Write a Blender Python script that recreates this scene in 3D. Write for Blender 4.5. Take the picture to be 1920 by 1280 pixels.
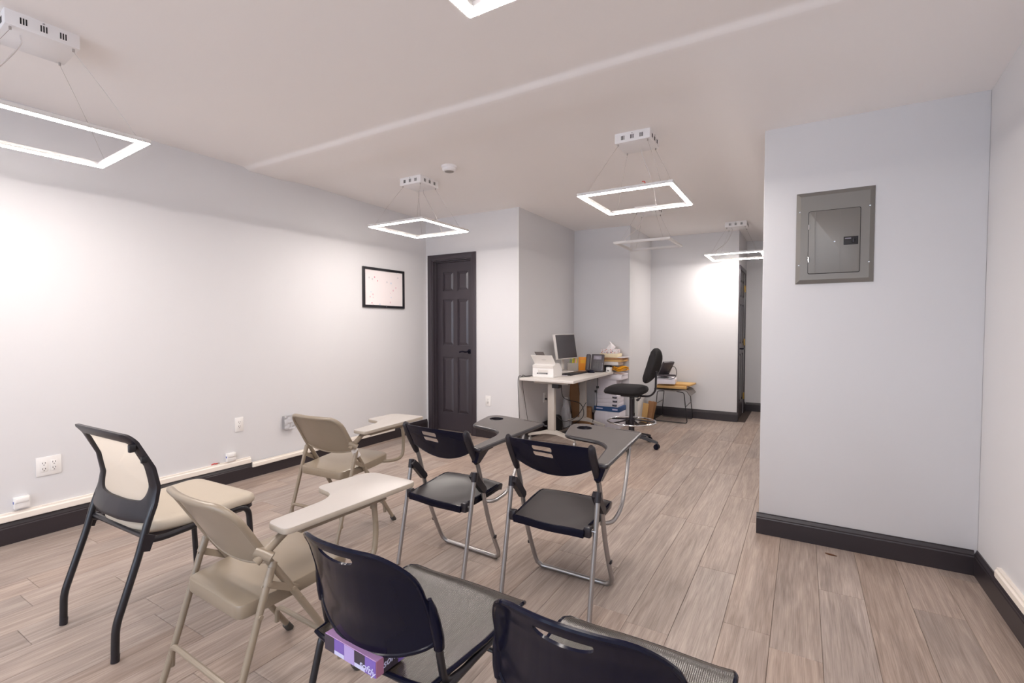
import bpy, bmesh, math, random
from mathutils import Vector, Matrix
random.seed(7)
for o in list(bpy.data.objects): bpy.data.objects.remove(o)
S = bpy.context.scene
COL = S.collection
R = math.radians

# ------------------------------------------------------------------ camera
F_PX, HZ, VPX, CAM_H = 907.0, 29.0, 1505.0, 1.25
cam_d = bpy.data.cameras.new('camera')
cam_d.sensor_width = 36.0
cam_d.lens = F_PX / 1920.0 * 36.0
cam_d.clip_start = 0.02
cam = bpy.data.objects.new('camera', cam_d); COL.objects.link(cam)
cam.location = (0, 0, CAM_H)
cam.rotation_euler = (math.pi/2 - math.atan2(HZ, F_PX), 0, math.atan2(VPX-960, F_PX))
S.camera = cam

# ------------------------------------------------------------------ world (daylight through the shop window behind) and exposure
WORLD_STRENGTH = 5.0
LAMP_STRENGTH = 116.0
w = bpy.data.worlds.new('daylight'); S.world = w; w.use_nodes = True
bg = w.node_tree.nodes['Background']
bg.inputs[0].default_value = (0.70, 0.82, 1.0, 1); bg.inputs[1].default_value = WORLD_STRENGTH
S.view_settings.view_transform = 'Standard'; S.view_settings.look = 'None'
S.view_settings.exposure = 0.12; S.view_settings.gamma = 1.0
S.view_settings.use_curve_mapping = False
try:
    S.cycles.max_bounces = 10; S.cycles.diffuse_bounces = 6
    S.cycles.caustics_reflective = False; S.cycles.caustics_refractive = False
    S.cycles.sample_clamp_indirect = 6.0
except Exception: pass

# ------------------------------------------------------------------ materials
def lin(c):
    c /= 255.0
    return c/12.92 if c <= 0.04045 else ((c+0.055)/1.055)**2.4
def rgb(r, g, b): return (lin(r), lin(g), lin(b), 1)
def newmat(name):
    m = bpy.data.materials.new(name); m.use_nodes = True
    return m, m.node_tree, m.node_tree.nodes['Principled BSDF']
def pbr(name, col, rough=.5, metal=0., spec=.5, bump=None, var=None, coat=0., trans=0.):
    m, t, p = newmat(name)
    p.inputs['Base Color'].default_value = col
    p.inputs['Roughness'].default_value = rough
    p.inputs['Metallic'].default_value = metal
    p.inputs['Specular IOR Level'].default_value = spec
    p.inputs['Coat Weight'].default_value = coat
    p.inputs['Coat Roughness'].default_value = .08
    p.inputs['Transmission Weight'].default_value = trans
    tc = t.nodes.new('ShaderNodeTexCoord')
    if var:                                   # (scale, amount): mottled tone
        n = t.nodes.new('ShaderNodeTexNoise'); n.inputs['Scale'].default_value = var[0]; n.inputs['Detail'].default_value = 4
        t.links.new(tc.outputs['Object'], n.inputs['Vector'])
        mx = t.nodes.new('ShaderNodeMix'); mx.data_type = 'RGBA'
        a = var[1]
        mx.inputs[6].default_value = tuple(min(1, c*(1-a)) for c in col[:3])+(1,)
        mx.inputs[7].default_value = tuple(min(1, c*(1+a)) for c in col[:3])+(1,)
        t.links.new(n.outputs['Fac'], mx.inputs[0]); t.links.new(mx.outputs[2], p.inputs['Base Color'])
    if bump:                                  # (scale vec, strength, distance)
        mp = t.nodes.new('ShaderNodeMapping'); mp.inputs['Scale'].default_value = bump[0]
        n = t.nodes.new('ShaderNodeTexNoise'); n.inputs['Scale'].default_value = 1.0; n.inputs['Detail'].default_value = 3
        b = t.nodes.new('ShaderNodeBump'); b.inputs['Strength'].default_value = bump[1]; b.inputs['Distance'].default_value = bump[2]
        t.links.new(tc.outputs['Object'], mp.inputs['Vector']); t.links.new(mp.outputs[0], n.inputs['Vector'])
        t.links.new(n.outputs['Fac'], b.inputs['Height']); t.links.new(b.outputs[0], p.inputs['Normal'])
    return m
def emit(name, col, strength):
    m = bpy.data.materials.new(name); m.use_nodes = True; t = m.node_tree; t.nodes.clear()
    e = t.nodes.new('ShaderNodeEmission'); o = t.nodes.new('ShaderNodeOutputMaterial')
    e.inputs[0].default_value = col; e.inputs[1].default_value = strength
    t.links.new(e.outputs[0], o.inputs[0]); return m

M = {}
M['wall'] = pbr('wall_paint', (.665, .660, .672, 1), .62, spec=.3, bump=((160, 160, 160), .06, .001), var=(1.2, .012))
M['ceiling'] = pbr('ceiling_paint', (.90, .87, .853, 1), .75, spec=.25, bump=((90, 90, 90), .07, .001), var=(.9, .015))
M['base'] = pbr('baseboard_paint', rgb(45, 39, 43), .35, bump=((30, 30, 30), .05, .001))
M['doorpaint'] = pbr('door_paint', rgb(60, 54, 60), .30, bump=((14, 14, 180), .04, .001))
M['white'] = pbr('white_plastic', rgb(232, 230, 228), .4)
M['trunk'] = pbr('raceway_plastic', rgb(236, 228, 218), .45, var=(6, .03))
M['canopy'] = pbr('lamp_canopy_white', rgb(236, 234, 234), .4)
M['dark'] = pbr('dark_slot', rgb(30, 28, 30), .6)
M['wire'] = pbr('steel_wire', rgb(176, 170, 166), .4, .5)
M['cord'] = pbr('clear_cord', rgb(214, 208, 206), .35)
M['alu'] = pbr('lamp_profile', rgb(226, 224, 222), .4, .2)
M['diff'] = emit('led_diffuser', (1.0, .918, .86, 1), LAMP_STRENGTH)
M['diff_off'] = pbr('led_diffuser_off', rgb(225, 222, 220), .35)
M['tan'] = pbr('tan_enamel', rgb(142, 129, 112), .32, spec=.5, coat=.15, var=(14, .05))
M['cream'] = pbr('cream_laminate', rgb(180, 174, 169), .38, var=(5, .02))
M['creamedge'] = pbr('cream_edge', rgb(170, 160, 147), .5)
M['beige'] = pbr('beige_vinyl', rgb(184, 173, 157), .45, bump=((300, 300, 300), .12, .001), var=(8, .03))
def meshfab():
    m, t, p = newmat('cream_mesh_fabric'); p.inputs['Base Color'].default_value = rgb(228, 220, 208); p.inputs['Roughness'].default_value = .8
    tl = t.nodes.new('ShaderNodeBsdfTranslucent'); tl.inputs[0].default_value = rgb(246, 238, 226)
    mx = t.nodes.new('ShaderNodeMixShader'); mx.inputs[0].default_value = .6
    t.links.new(p.outputs[0], mx.inputs[1]); t.links.new(tl.outputs[0], mx.inputs[2]); t.links.new(mx.outputs[0], t.nodes['Material Output'].inputs[0])
    return m
M['mesh'] = meshfab()
M['blackp'] = pbr('black_plastic', rgb(32, 29, 35), .34, bump=((260, 260, 260), .05, .001))
M['gloss'] = pbr('glossy_black_plastic', rgb(15, 16, 32), .13, spec=.17)
M['tube'] = pbr('black_tube', rgb(27, 26, 31), .28, spec=.55)
M['silver'] = pbr('silver_tube', rgb(168, 165, 164), .3, .85)
M['chrome'] = pbr('chrome', rgb(220, 220, 222), .1, 1.)
M['greytop'] = pbr('grey_tablet', rgb(80, 74, 72), .42, bump=((400, 400, 400), .08, .001), var=(9, .04))
M['seatp'] = pbr('charcoal_seat_plastic', rgb(56, 52, 52), .34, spec=.55, bump=((300, 300, 300), .06, .001), var=(10, .08))
M['rubber'] = pbr('rubber', rgb(70, 66, 62), .7)
M['desk'] = pbr('desk_white', rgb(214, 209, 204), .42)
M['desklg'] = pbr('desk_grey_metal', rgb(178, 171, 163), .4)
M['fabric'] = pbr('black_fabric', rgb(25, 22, 25), .85, bump=((500, 500, 500), .3, .001))
M['paper'] = pbr('paper', rgb(228, 225, 232), .7, bump=((6, 6, 320), .3, .002))
M['paperw'] = pbr('white_carton', rgb(222, 218, 226), .6)
M['blue'] = pbr('blue_carton', rgb(38, 74, 122), .5)
M['kraft'] = pbr('kraft', rgb(204, 164, 104), .7, var=(12, .06))
M['card'] = pbr('brown_cardboard', rgb(158, 118, 82), .8, var=(20, .1))
M['yellow'] = pbr('yellow_envelope', rgb(240, 176, 40), .6, var=(20, .08))
M['orange'] = pbr('orange_box', rgb(236, 150, 32), .5)
M['creambox'] = pbr('cream_box', rgb(236, 222, 188), .6)
M['phone'] = pbr('phone_plastic', rgb(70, 65, 70), .4)
M['lcd'] = pbr('phone_lcd', rgb(140, 134, 146), .25)
M['screen'] = pbr('monitor_glass', rgb(54, 50, 54), .22, spec=.5)
M['panel'] = pbr('panel_grey', rgb(124, 120, 115), .42, .25, var=(7, .03))
M['brass'] = pbr('brass', rgb(190, 156, 88), .3, .9)
M['steel'] = pbr('galvanised', rgb(178, 176, 176), .4, .55)
M['clear'] = pbr('clear_plastic', rgb(225, 225, 228), .12, bump=((60, 60, 60), .8, .004))
M['clear'].node_tree.nodes['Principled BSDF'].inputs['Alpha'].default_value = .5
M['red'] = pbr('red_wire', rgb(190, 40, 36), .5)
M['bluewire'] = pbr('blue_wire', rgb(60, 84, 170), .5)
M['greyseat'] = pbr('grey_seat_shell', rgb(104, 98, 96), .45)
M['highl'] = pbr('yellow_marker', rgb(226, 222, 60), .5)
M['pink'] = pbr('pink_marker', rgb(236, 170, 170), .5)
M['green'] = pbr('green_marker', rgb(150, 172, 120), .5)
M['tissue'] = pbr('tissue_paper', rgb(240, 236, 236), .9)
M['lilac'] = pbr('lilac_card', rgb(190, 150, 198), .5)
M['lilac2'] = pbr('pale_lilac_card', rgb(178, 158, 212), .5)
M['violet'] = pbr('violet_card', rgb(122, 96, 176), .5)
M['plum'] = pbr('dark_plum_card', rgb(62, 54, 66), .5)
M['icewhite'] = pbr('ice_white_card', rgb(206, 206, 236), .5)
M['pinkcard'] = pbr('pink_card', rgb(184, 128, 158), .5)
M['dirt'] = pbr('dry_leaf', rgb(92, 56, 32), .8)

def wood():
    m, t, p = newmat('grey_oak_plank')
    N, L = t.nodes, t.links
    tc = N.new('ShaderNodeTexCoord'); oi = N.new('ShaderNodeObjectInfo')
    off = N.new('ShaderNodeVectorMath'); off.operation = 'MULTIPLY_ADD'
    cb = N.new('ShaderNodeCombineXYZ')
    for i in range(3): L.new(oi.outputs['Random'], cb.inputs[i])
    off.inputs[1].default_value = (37, 53, 71); L.new(cb.outputs[0], off.inputs[0]); L.new(tc.outputs['Object'], off.inputs[2])
    def noise(scale, det, dist=0.):
        mp = N.new('ShaderNodeMapping'); mp.inputs['Scale'].default_value = scale
        n = N.new('ShaderNodeTexNoise'); n.inputs['Scale'].default_value = 1; n.inputs['Detail'].default_value = det; n.inputs['Distortion'].default_value = dist
        L.new(off.outputs[0], mp.inputs['Vector']); L.new(mp.outputs[0], n.inputs['Vector']); return n
    n1 = noise((34, 2.2, 1), 5, 1.1)      # broad cathedral grain
    n2 = noise((300, 7, 1), 4, .5)       # fine pores
    n3 = noise((5.5, 1.5, 1), 3, .4)     # smoky patches
    def ramp(n, a, b, pa, pb):
        r = N.new('ShaderNodeValToRGB'); e = r.color_ramp.elements
        e[0].position = pa; e[0].color = a; e[1].position = pb; e[1].color = b
        L.new(n.outputs['Fac'], r.inputs[0]); return r
    r1 = ramp(n1, rgb(143, 127, 117), rgb(173, 157, 146), .30, .70)
    r2 = ramp(n2, (.78, .765, .755, 1), (1.10, 1.10, 1.10, 1), .34, .60)
    r3 = ramp(n3, (.80, .79, .80, 1), (1.04, 1.03, 1.02, 1), .28, .56)
    def mul(a, b, f):
        x = N.new('ShaderNodeMix'); x.data_type = 'RGBA'; x.blend_type = 'MULTIPLY'; x.inputs[0].default_value = f
        L.new(a, x.inputs[6]); L.new(b, x.inputs[7]); return x.outputs[2]
    c = mul(r1.outputs[0], r2.outputs[0], .85); c = mul(c, r3.outputs[0], .8)
    hs = N.new('ShaderNodeHueSaturation')
    mr = N.new('ShaderNodeMapRange'); mr.inputs[3].default_value = .93; mr.inputs[4].default_value = 1.06
    L.new(oi.outputs['Random'], mr.inputs[0]); L.new(mr.outputs[0], hs.inputs['Value'])
    wn = N.new('ShaderNodeTexWhiteNoise'); L.new(cb.outputs[0], wn.inputs['Vector'])
    m2 = N.new('ShaderNodeMapRange'); m2.inputs[3].default_value = .82; m2.inputs[4].default_value = 1.06
    L.new(wn.outputs['Value'], m2.inputs[0]); L.new(m2.outputs[0], hs.inputs['Saturation'])
    L.new(c, hs.inputs['Color']); L.new(hs.outputs[0], p.inputs['Base Color'])
    p.inputs['Roughness'].default_value = .46; p.inputs['Specular IOR Level'].default_value = .4
    b = N.new('ShaderNodeBump'); b.inputs['Strength'].default_value = .25; b.inputs['Distance'].default_value = .001
    L.new(n2.outputs['Fac'], b.inputs['Height']); L.new(b.outputs[0], p.inputs['Normal'])
    return m
M['wood'] = wood()
M['subfloor'] = pbr('subfloor', rgb(70, 58, 52), .9)

def dots(name, base, scale, cols, size, edge=None):
    """white print with scattered coloured dots"""
    m, t, p = newmat(name); N, L = t.nodes, t.links
    tc = N.new('ShaderNodeTexCoord')
    v = N.new('ShaderNodeTexVoronoi'); v.inputs['Scale'].default_value = scale
    L.new(tc.outputs['Object'], v.inputs['Vector'])
    r = N.new('ShaderNodeValToRGB'); r.color_ramp.interpolation = 'CONSTANT'
    while len(r.color_ramp.elements) < len(cols): r.color_ramp.elements.new(1)
    for i, c in enumerate(cols): r.color_ramp.elements[i].position = i/len(cols); r.color_ramp.elements[i].color = c
    sep = N.new('ShaderNodeSeparateColor'); L.new(v.outputs['Color'], sep.inputs[0]); L.new(sep.outputs[0], r.inputs[0])
    lt = N.new('ShaderNodeMath'); lt.operation = 'LESS_THAN'; lt.inputs[1].default_value = size; L.new(v.outputs['Distance'], lt.inputs[0])
    mx = N.new('ShaderNodeMix'); mx.data_type = 'RGBA'; mx.inputs[6].default_value = base
    L.new(lt.outputs[0], mx.inputs[0]); L.new(r.outputs[0], mx.inputs[7]); L.new(mx.outputs[2], p.inputs['Base Color'])
    p.inputs['Roughness'].default_value = .35
    return m
_w = rgb(238, 230, 230)
M['board'] = dots('whiteboard_print', _w, 24, [_w, rgb(228, 196, 204), _w, _w, rgb(200, 212, 226), _w, _w, rgb(214, 140, 158), _w, rgb(210, 206, 210)], .25)
M['tdots'] = dots('dotted_card', rgb(226, 218, 218), 60, [rgb(200, 96, 50), rgb(96, 90, 140), rgb(170, 70, 50), rgb(236, 228, 228), rgb(80, 76, 90), rgb(214, 120, 60)], .36)

def ribbed():
    m, t, p = newmat('ribbed_black_plastic'); N, L = t.nodes, t.links
    tc = N.new('ShaderNodeTexCoord')
    wv = N.new('ShaderNodeTexWave'); wv.wave_type = 'BANDS'; wv.bands_direction = 'X'; wv.inputs['Scale'].default_value = 70
    L.new(tc.outputs['Object'], wv.inputs['Vector'])
    b = N.new('ShaderNodeBump'); b.inputs['Strength'].default_value = .22; b.inputs['Distance'].default_value = .0012
    L.new(wv.outputs['Fac'], b.inputs['Height']); L.new(b.outputs[0], p.inputs['Normal'])
    p.inputs['Base Color'].default_value = rgb(46, 41, 36); p.inputs['Roughness'].default_value = .27; p.inputs['Specular IOR Level'].default_value = .62
    return m
M['ribbed'] = ribbed()
def glasspane():
    m = bpy.data.materials.new('window_glass'); m.use_nodes = True; t = m.node_tree; t.nodes.clear()
    tr = t.nodes.new('ShaderNodeBsdfTransparent'); gl = t.nodes.new('ShaderNodeBsdfGlossy'); gl.inputs['Roughness'].default_value = .02
    mx = t.nodes.new('ShaderNodeMixShader'); mx.inputs[0].default_value = .06; o = t.nodes.new('ShaderNodeOutputMaterial')
    t.links.new(tr.outputs[0], mx.inputs[1]); t.links.new(gl.outputs[0], mx.inputs[2]); t.links.new(mx.outputs[0], o.inputs[0]); return m
M['glass'] = glasspane()

# ------------------------------------------------------------------ mesh builder
V = Vector
class MB:
    def __init__(s): s.v = []; s.f = []
    def add(s, vs, fs, m=None):
        k = len(s.v)
        s.v += [tuple(m @ V(p)) if m else tuple(p) for p in vs]
        s.f += [tuple(i+k for i in f) for f in fs]; return s
    def box(s, x0, x1, y0, y1, z0, z1, bev=0, seg=2, m=None):
        if bev <= 0:
            vs = [(x, y, z) for z in (z0, z1) for y in (y0, y1) for x in (x0, x1)]
            fs = [(0, 2, 3, 1), (4, 5, 7, 6), (0, 1, 5, 4), (2, 6, 7, 3), (0, 4, 6, 2), (1, 3, 7, 5)]
            return s.add(vs, fs, m)
        b = bmesh.new(); bmesh.ops.create_cube(b, size=1)
        for q in b.verts: q.co = ((x0+x1)/2+q.co.x*(x1-x0), (y0+y1)/2+q.co.y*(y1-y0), (z0+z1)/2+q.co.z*(z1-z0))
        bmesh.ops.bevel(b, geom=list(b.edges), offset=bev, segments=seg, profile=.5, affect='EDGES')
        b.verts.index_update()
        s.add([q.co.copy() for q in b.verts], [[q.index for q in f.verts] for f in b.faces], m); b.free(); return s
    def tube(s, pts, r, n=10, closed=False, caps=True, ry=None, m=None):
        P = [V(p) for p in pts]; k = len(P); ry = ry or r
        tan = []
        for i in range(k):
            a = P[(i-1) % k] if (closed or i > 0) else P[i]
            b = P[(i+1) % k] if (closed or i < k-1) else P[i]
            tan.append((b-a).normalized())
        up = V((0, 0, 1)) if abs(tan[0].z) < .9 else V((0, 1, 0))
        u = tan[0].cross(up).normalized(); vs = []
        for i in range(k):
            if i:
                q = tan[i-1].rotation_difference(tan[i]); u = q @ u
            u = (u - tan[i]*u.dot(tan[i])).normalized(); w_ = tan[i].cross(u)
            rr = r[i] if isinstance(r, (list, tuple)) else r
            r2 = rr if isinstance(r, (list, tuple)) else ry
            for j in range(n):
                a = 2*math.pi*j/n; vs.append(P[i]+u*math.cos(a)*rr+w_*math.sin(a)*r2)
        fs = []
        for i in range(k if closed else k-1):
            for j in range(n):
                a, b = i*n+j, i*n+(j+1) % n; c, d = ((i+1) % k)*n+(j+1) % n, ((i+1) % k)*n+j
                fs.append((a, b, c, d))
        if caps and not closed: fs += [tuple(range(n))[::-1], tuple(range((k-1)*n, k*n))]
        return s.add(vs, fs, m)
    def loft(s, loops, cap0=True, cap1=True, m=None):
        n = len(loops[0]); vs = [p for l in loops for p in l]; fs = []
        for i in range(len(loops)-1):
            for j in range(n): fs.append((i*n+j, i*n+(j+1) % n, (i+1)*n+(j+1) % n, (i+1)*n+j))
        if cap0: fs.append(tuple(range(n))[::-1])
        if cap1: fs.append(tuple(range((len(loops)-1)*n, len(loops)*n)))
        return s.add(vs, fs, m)
    def slab(s, outline, z0, z1, bev=.004, fn=None, m=None):
        """closed 2-D outline (ccw) extruded, edges rounded"""
        c = V((sum(p[0] for p in outline)/len(outline), sum(p[1] for p in outline)/len(outline)))
        def inset(d):
            out = []; n = len(outline)
            for i in range(n):
                a, b, q = V(outline[i-1]), V(outline[i]), V(outline[(i+1) % n])
                t1 = (b-a); t2 = (q-b)
                n1 = V((-t1.y, t1.x)); n2 = V((-t2.y, t2.x))
                nn = n1.normalized()+n2.normalized() if n1.length > 1e-9 and n2.length > 1e-9 else n1+n2
                nn = nn.normalized() if nn.length > 1e-6 else V((0, 0))
                out.append(b+nn*d)
            return out
        lv = [(bev, z0), (bev*.3, z0+bev*.3), (0, z0+bev), (0, z1-bev), (bev*.3, z1-bev*.3), (bev, z1)] if bev > 0 else [(0, z0), (0, z1)]
        loops = []
        for d, z in lv:
            l = [(p.x, p.y, z) for p in inset(d)]
            loops.append([fn(*p) for p in l] if fn else l)
        return s.loft(loops, m=m)
    def shell(s, G, th, mask=None, m=None):
        """grid of points thickened along its normals; mask(i,j) False leaves the cell open"""
        a, b = len(G), len(G[0])
        Nn = [[None]*b for _ in range(a)]
        for i in range(a):
            for j in range(b):
                du = V(G[min(i+1, a-1)][j])-V(G[max(i-1, 0)][j]); dv = V(G[i][min(j+1, b-1)])-V(G[i][max(j-1, 0)])
                q = du.cross(dv); Nn[i][j] = q.normalized() if q.length > 1e-12 else V((0, 0, 1))
        vs = [V(G[i][j])+Nn[i][j]*th/2 for i in range(a) for j in range(b)]+[V(G[i][j])-Nn[i][j]*th/2 for i in range(a) for j in range(b)]
        o = a*b; fs = []; cnt = {}
        for i in range(a-1):
            for j in range(b-1):
                if mask and not mask(i, j): continue
                q = (i*b+j, (i+1)*b+j, (i+1)*b+j+1, i*b+j+1)
                fs.append(q); fs.append(tuple(x+o for x in q[::-1]))
                for e in range(4): cnt[(q[e], q[(e+1) % 4])] = 1
        for (x, y) in list(cnt):
            if (y, x) not in cnt: fs.append((y, x, x+o, y+o))
        return s.add(vs, fs, m)
    def shell_holes(s, fn, us, ss, th, holes, m=None):
        """surface fn(u, t) over the rectangle us x ss, thickened, with smooth-edged holes given as (u, t) polygons"""
        from mathutils.geometry import delaunay_2d_cdt
        def inside(p, poly, grow=1.0):
            cx, cy = sum(q[0] for q in poly)/len(poly), sum(q[1] for q in poly)/len(poly)
            x, y = cx+(p[0]-cx)/grow, cy+(p[1]-cy)/grow; c = False
            for i in range(len(poly)):
                (x0, y0), (x1, y1) = poly[i-1], poly[i]
                if (y0 > y) != (y1 > y) and x < (x1-x0)*(y-y0)/(y1-y0)+x0: c = not c
            return c
        P = [(u, t) for t in ss for u in us if not any(inside((u, t), h, 1.12) for h in holes)]
        E_ = []
        for h in holes:
            k = len(P); P += h; E_ += [(k+i, k+(i+1) % len(h)) for i in range(len(h))]
        vo, eo, fo, *_ = delaunay_2d_cdt([V(p) for p in P], E_, [], 0, 1e-7)
        d = 1e-3; vs0, nr = [], []
        for p in vo:
            a = V(fn(p.x, p.y)); du = V(fn(p.x+d, p.y))-V(fn(p.x-d, p.y)); dt = V(fn(p.x, min(1, p.y+d)))-V(fn(p.x, max(0, p.y-d)))
            n_ = du.cross(dt); vs0.append(a); nr.append(n_.normalized() if n_.length > 1e-12 else V((0, -1, 0)))
        o = len(vs0); fs = []; cnt = {}
        for f in fo:
            c = sum((vo[i] for i in f), V((0, 0)))/len(f)
            if any(inside(c, h) for h in holes): continue
            f = tuple(f); fs.append(f); fs.append(tuple(i+o for i in f[::-1]))
            for e in range(len(f)): cnt[(f[e], f[(e+1) % len(f)])] = 1
        for (x, y) in list(cnt):
            if (y, x) not in cnt: fs.append((y, x, x+o, y+o))
        return s.add([a+n_*th/2 for a, n_ in zip(vs0, nr)]+[a-n_*th/2 for a, n_ in zip(vs0, nr)], fs, m)
    def plate(s, outline, holes, z0, z1, m=None):
        """flat sheet with through holes"""
        from mathutils.geometry import delaunay_2d_cdt
        def inside(p, poly):
            c = False
            for i in range(len(poly)):
                (x0, y0), (x1, y1) = poly[i-1], poly[i]
                if (y0 > p[1]) != (y1 > p[1]) and p[0] < (x1-x0)*(p[1]-y0)/(y1-y0)+x0: c = not c
            return c
        P, E_ = [], []
        for h in [outline]+holes:
            k = len(P); P += [V(q) for q in h]; E_ += [(k+i, k+(i+1) % len(h)) for i in range(len(h))]
        vo, eo, fo, *_ = delaunay_2d_cdt(P, E_, [], 0, 1e-7)
        o = len(vo); fs = []; cnt = {}
        for f in fo:
            c = sum((vo[i] for i in f), V((0, 0)))/len(f)
            if not inside(c, outline) or any(inside(c, h) for h in holes): continue
            f = tuple(f); fs += [f, tuple(i+o for i in f[::-1])]
            for e in range(len(f)): cnt[(f[e], f[(e+1) % len(f)])] = 1
        for (x, y) in list(cnt):
            if (y, x) not in cnt: fs.append((y, x, x+o, y+o))
        return s.add([(q.x, q.y, z1) for q in vo]+[(q.x, q.y, z0) for q in vo], fs, m)
    def lathe(s, prof, n=20, c=(0, 0, 0), m=None):
        loops = [[(c[0]+r*math.cos(2*math.pi*j/n), c[1]+r*math.sin(2*math.pi*j/n), c[2]+z) for j in range(n)] for r, z in prof]
        return s.loft(loops, m=m)
    def build(s, name, mat, parent=None, smooth=35, loc=None):
        me = bpy.data.meshes.new(name); me.from_pydata(s.v, [], s.f); me.validate()
        b = bmesh.new(); b.from_mesh(me); bmesh.ops.recalc_face_normals(b, faces=list(b.faces)); b.to_mesh(me); b.free()
        me.materials.append(M[mat] if isinstance(mat, str) else mat)
        if smooth:
            me.polygons.foreach_set('use_smooth', [True]*len(me.polygons)); me.set_sharp_from_angle(angle=R(smooth))
        o = bpy.data.objects.new(name, me); COL.objects.link(o)
        if parent: o.parent = parent
        if loc: o.location = loc
        return o
def tag(o, label=None, cat=None, group=None, kind=None):
    if label: o['label'] = label
    if cat: o['category'] = cat
    if group: o['group'] = group
    if kind: o['kind'] = kind
    return o
def thing(name, label, cat, loc=(0, 0, 0), rz=0, group=None, sc=1):
    o = bpy.data.objects.new(name, None); COL.objects.link(o); o.empty_display_size = .05
    o.location = loc; o.rotation_euler = (0, 0, R(rz)); o.scale = (sc, sc, sc)
    return tag(o, label, cat, group)
def struct(name, mb, mat, **k):
    o = mb.build(name, mat, **k); o['kind'] = 'structure'; return o
def sempty(name, loc=(0, 0, 0)):
    o = bpy.data.objects.new(name, None); COL.objects.link(o); o.location = loc; o['kind'] = 'structure'; return o
def copy_tree(o, parent=None):
    c = o.copy(); COL.objects.link(c); c.parent = parent
    for ch in [x for x in bpy.data.objects if x.parent == o]: copy_tree(ch, c)
    return c
def fillet(pts, r, n=6, closed=False):
    P = [V(p) for p in pts]; k = len(P); out = []
    for i in range(k):
        if not closed and i in (0, k-1): out.append(P[i]); continue
        a, b, c = P[i-1], P[i], P[(i+1) % k]
        rr = r[i] if isinstance(r, (list, tuple)) else r
        d1, d2 = (a-b), (c-b); L = min(rr, d1.length*.49, d2.length*.49)
        if L < 1e-5: out.append(b); continue
        s0, s1 = b+d1.normalized()*L, b+d2.normalized()*L
        for j in range(n+1):
            t = j/n; out.append(s0*(1-t)**2+b*2*t*(1-t)+s1*t*t)
    return out
def spline(pts, n=6):
    P = [V(p) for p in pts]; P = [P[0]*2-P[1]]+P+[P[-1]*2-P[-2]]; out = []
    for i in range(1, len(P)-2):
        for j in range(n):
            t = j/n; a, b, c, d = P[i-1:i+3]
            out.append(.5*((2*b)+(c-a)*t+(2*a-5*b+4*c-d)*t*t+(-a+3*b-3*c+d)*t**3))
    return out+[P[-2]]
def rrect(x0, x1, y0, y1, r, n=6):
    q = fillet([(x0, y0, 0), (x1, y0, 0), (x1, y1, 0), (x0, y1, 0)], r, n, closed=True)
    return [(p.x, p.y) for p in q]
def interp(tab, x):
    for (a, fa), (b, fb) in zip(tab, tab[1:]):
        if (a <= x <= b) or (b <= x <= a): return fa+(fb-fa)*(x-a)/(b-a)
    return tab[0][1] if abs(x-tab[0][0]) < abs(x-tab[-1][0]) else tab[-1][1]
def sstep(a, b, x):
    t = max(0, min(1, (x-a)/(b-a))); return t*t*(3-2*t)

# ------------------------------------------------------------------ the room shell (x right, y into the room, z up)
XL, XR, YB, YD = -3.89, .77, -3.20, 4.47
XA, YA, XP, YF, XC, YE = -2.60, 5.92, -1.85, 6.88, -.72, 7.88
XW, YW, HT = -.21, 3.25, 2.62

# floor: subfloor slab and oak planks laid lengthwise into the room
floor = struct('floor', MB().box(XL-.1, XR+.1, YB-.1, YE+.1, -.10, -.008), 'subfloor', smooth=0)
PW = .1772
def plank(x0, x1, y0, y1):
    cx, cy = (x0+x1)/2, (y0+y1)/2; g = .0004; a, b = (x1-x0)/2-g, (y1-y0)/2-g; e = .0014
    vs = []
    for (da, z) in ((0, -.0078), (0, -.0016), (e, 0)):
        vs += [(-a+da, -b+da, z), (a-da, -b+da, z), (a-da, b-da, z), (-a+da, b-da, z)]
    fs = [(3, 2, 1, 0), (8, 9, 10, 11)]
    for k in (0, 4): fs += [(k+j, k+(j+1) % 4, k+4+(j+1) % 4, k+4+j) for j in range(4)]
    MB().add(vs, fs).build('plank', 'wood', floor, smooth=0, loc=(cx, cy, 0))
known = {0: 2.10, 1: 2.69, 3: 2.72, -16: 1.017, -14: 1.006, -12: .998, -10: .87, -18: .785, -1: 3.4, 2: 2.02, 4: 1.93}
rng = random.Random(11)
for k in range(-22, 6):
    x0 = -.092+PW*k; x1 = x0+PW
    x0c, x1c = max(x0, XL+.002), min(x1, XR-.002)
    if x1c-x0c < .01: continue
    ymax = YE-.002
    if x1c <= XA+.002: ymax = YD+.14
    elif x0c < XP: ymax = YA+.02
    elif x0c < XC-.02: ymax = YF+.02
    elif x0c > XW: ymax = YW+.02
    st = known.get(k, rng.uniform(0, 1.22)); y = st
    while y > YB: y -= 1.22
    while y < ymax:
        a, b = max(y, YB), min(y+1.22, ymax)
        if b-a > .02: plank(x0c, x1c, a, b)
        y += 1.22

# ceiling: gently uneven plaster, shallow cross beam, lower fold towards the electric panel
def cz(x, y):
    near, beam = 2.533, 2.512
    far = 2.530-.045*max(0, min(1, (y-3.0)/3.9))
    if y < 2.45: z = near+(beam-near)*sstep(2.256, 2.314, y)
    else: z = beam+(far-beam)*sstep(2.60, 2.78, y)
    ramp = 2.512-.1134*(min(y, 3.30)-2.28)
    if y > 2.28:
        t = sstep(-.62, -.24, x)*sstep(2.28, 2.5, y); z = z*(1-t)+min(z, ramp)*t
    z += .004*math.sin(1.7*x+.6)*math.sin(1.3*y)+.002*math.sin(4.1*x+2*y)
    return z
xs = [XL-.1+(XR-XL+.2)*i/70 for i in range(71)]+[-.42, -.39, -.36, -.33, -.30, -.27]
ys = [YB-.1+(YE-YB+.2)*i/110 for i in range(111)]+[2.26, 2.27, 2.28, 2.285, 2.29, 2.30, 2.31]
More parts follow.
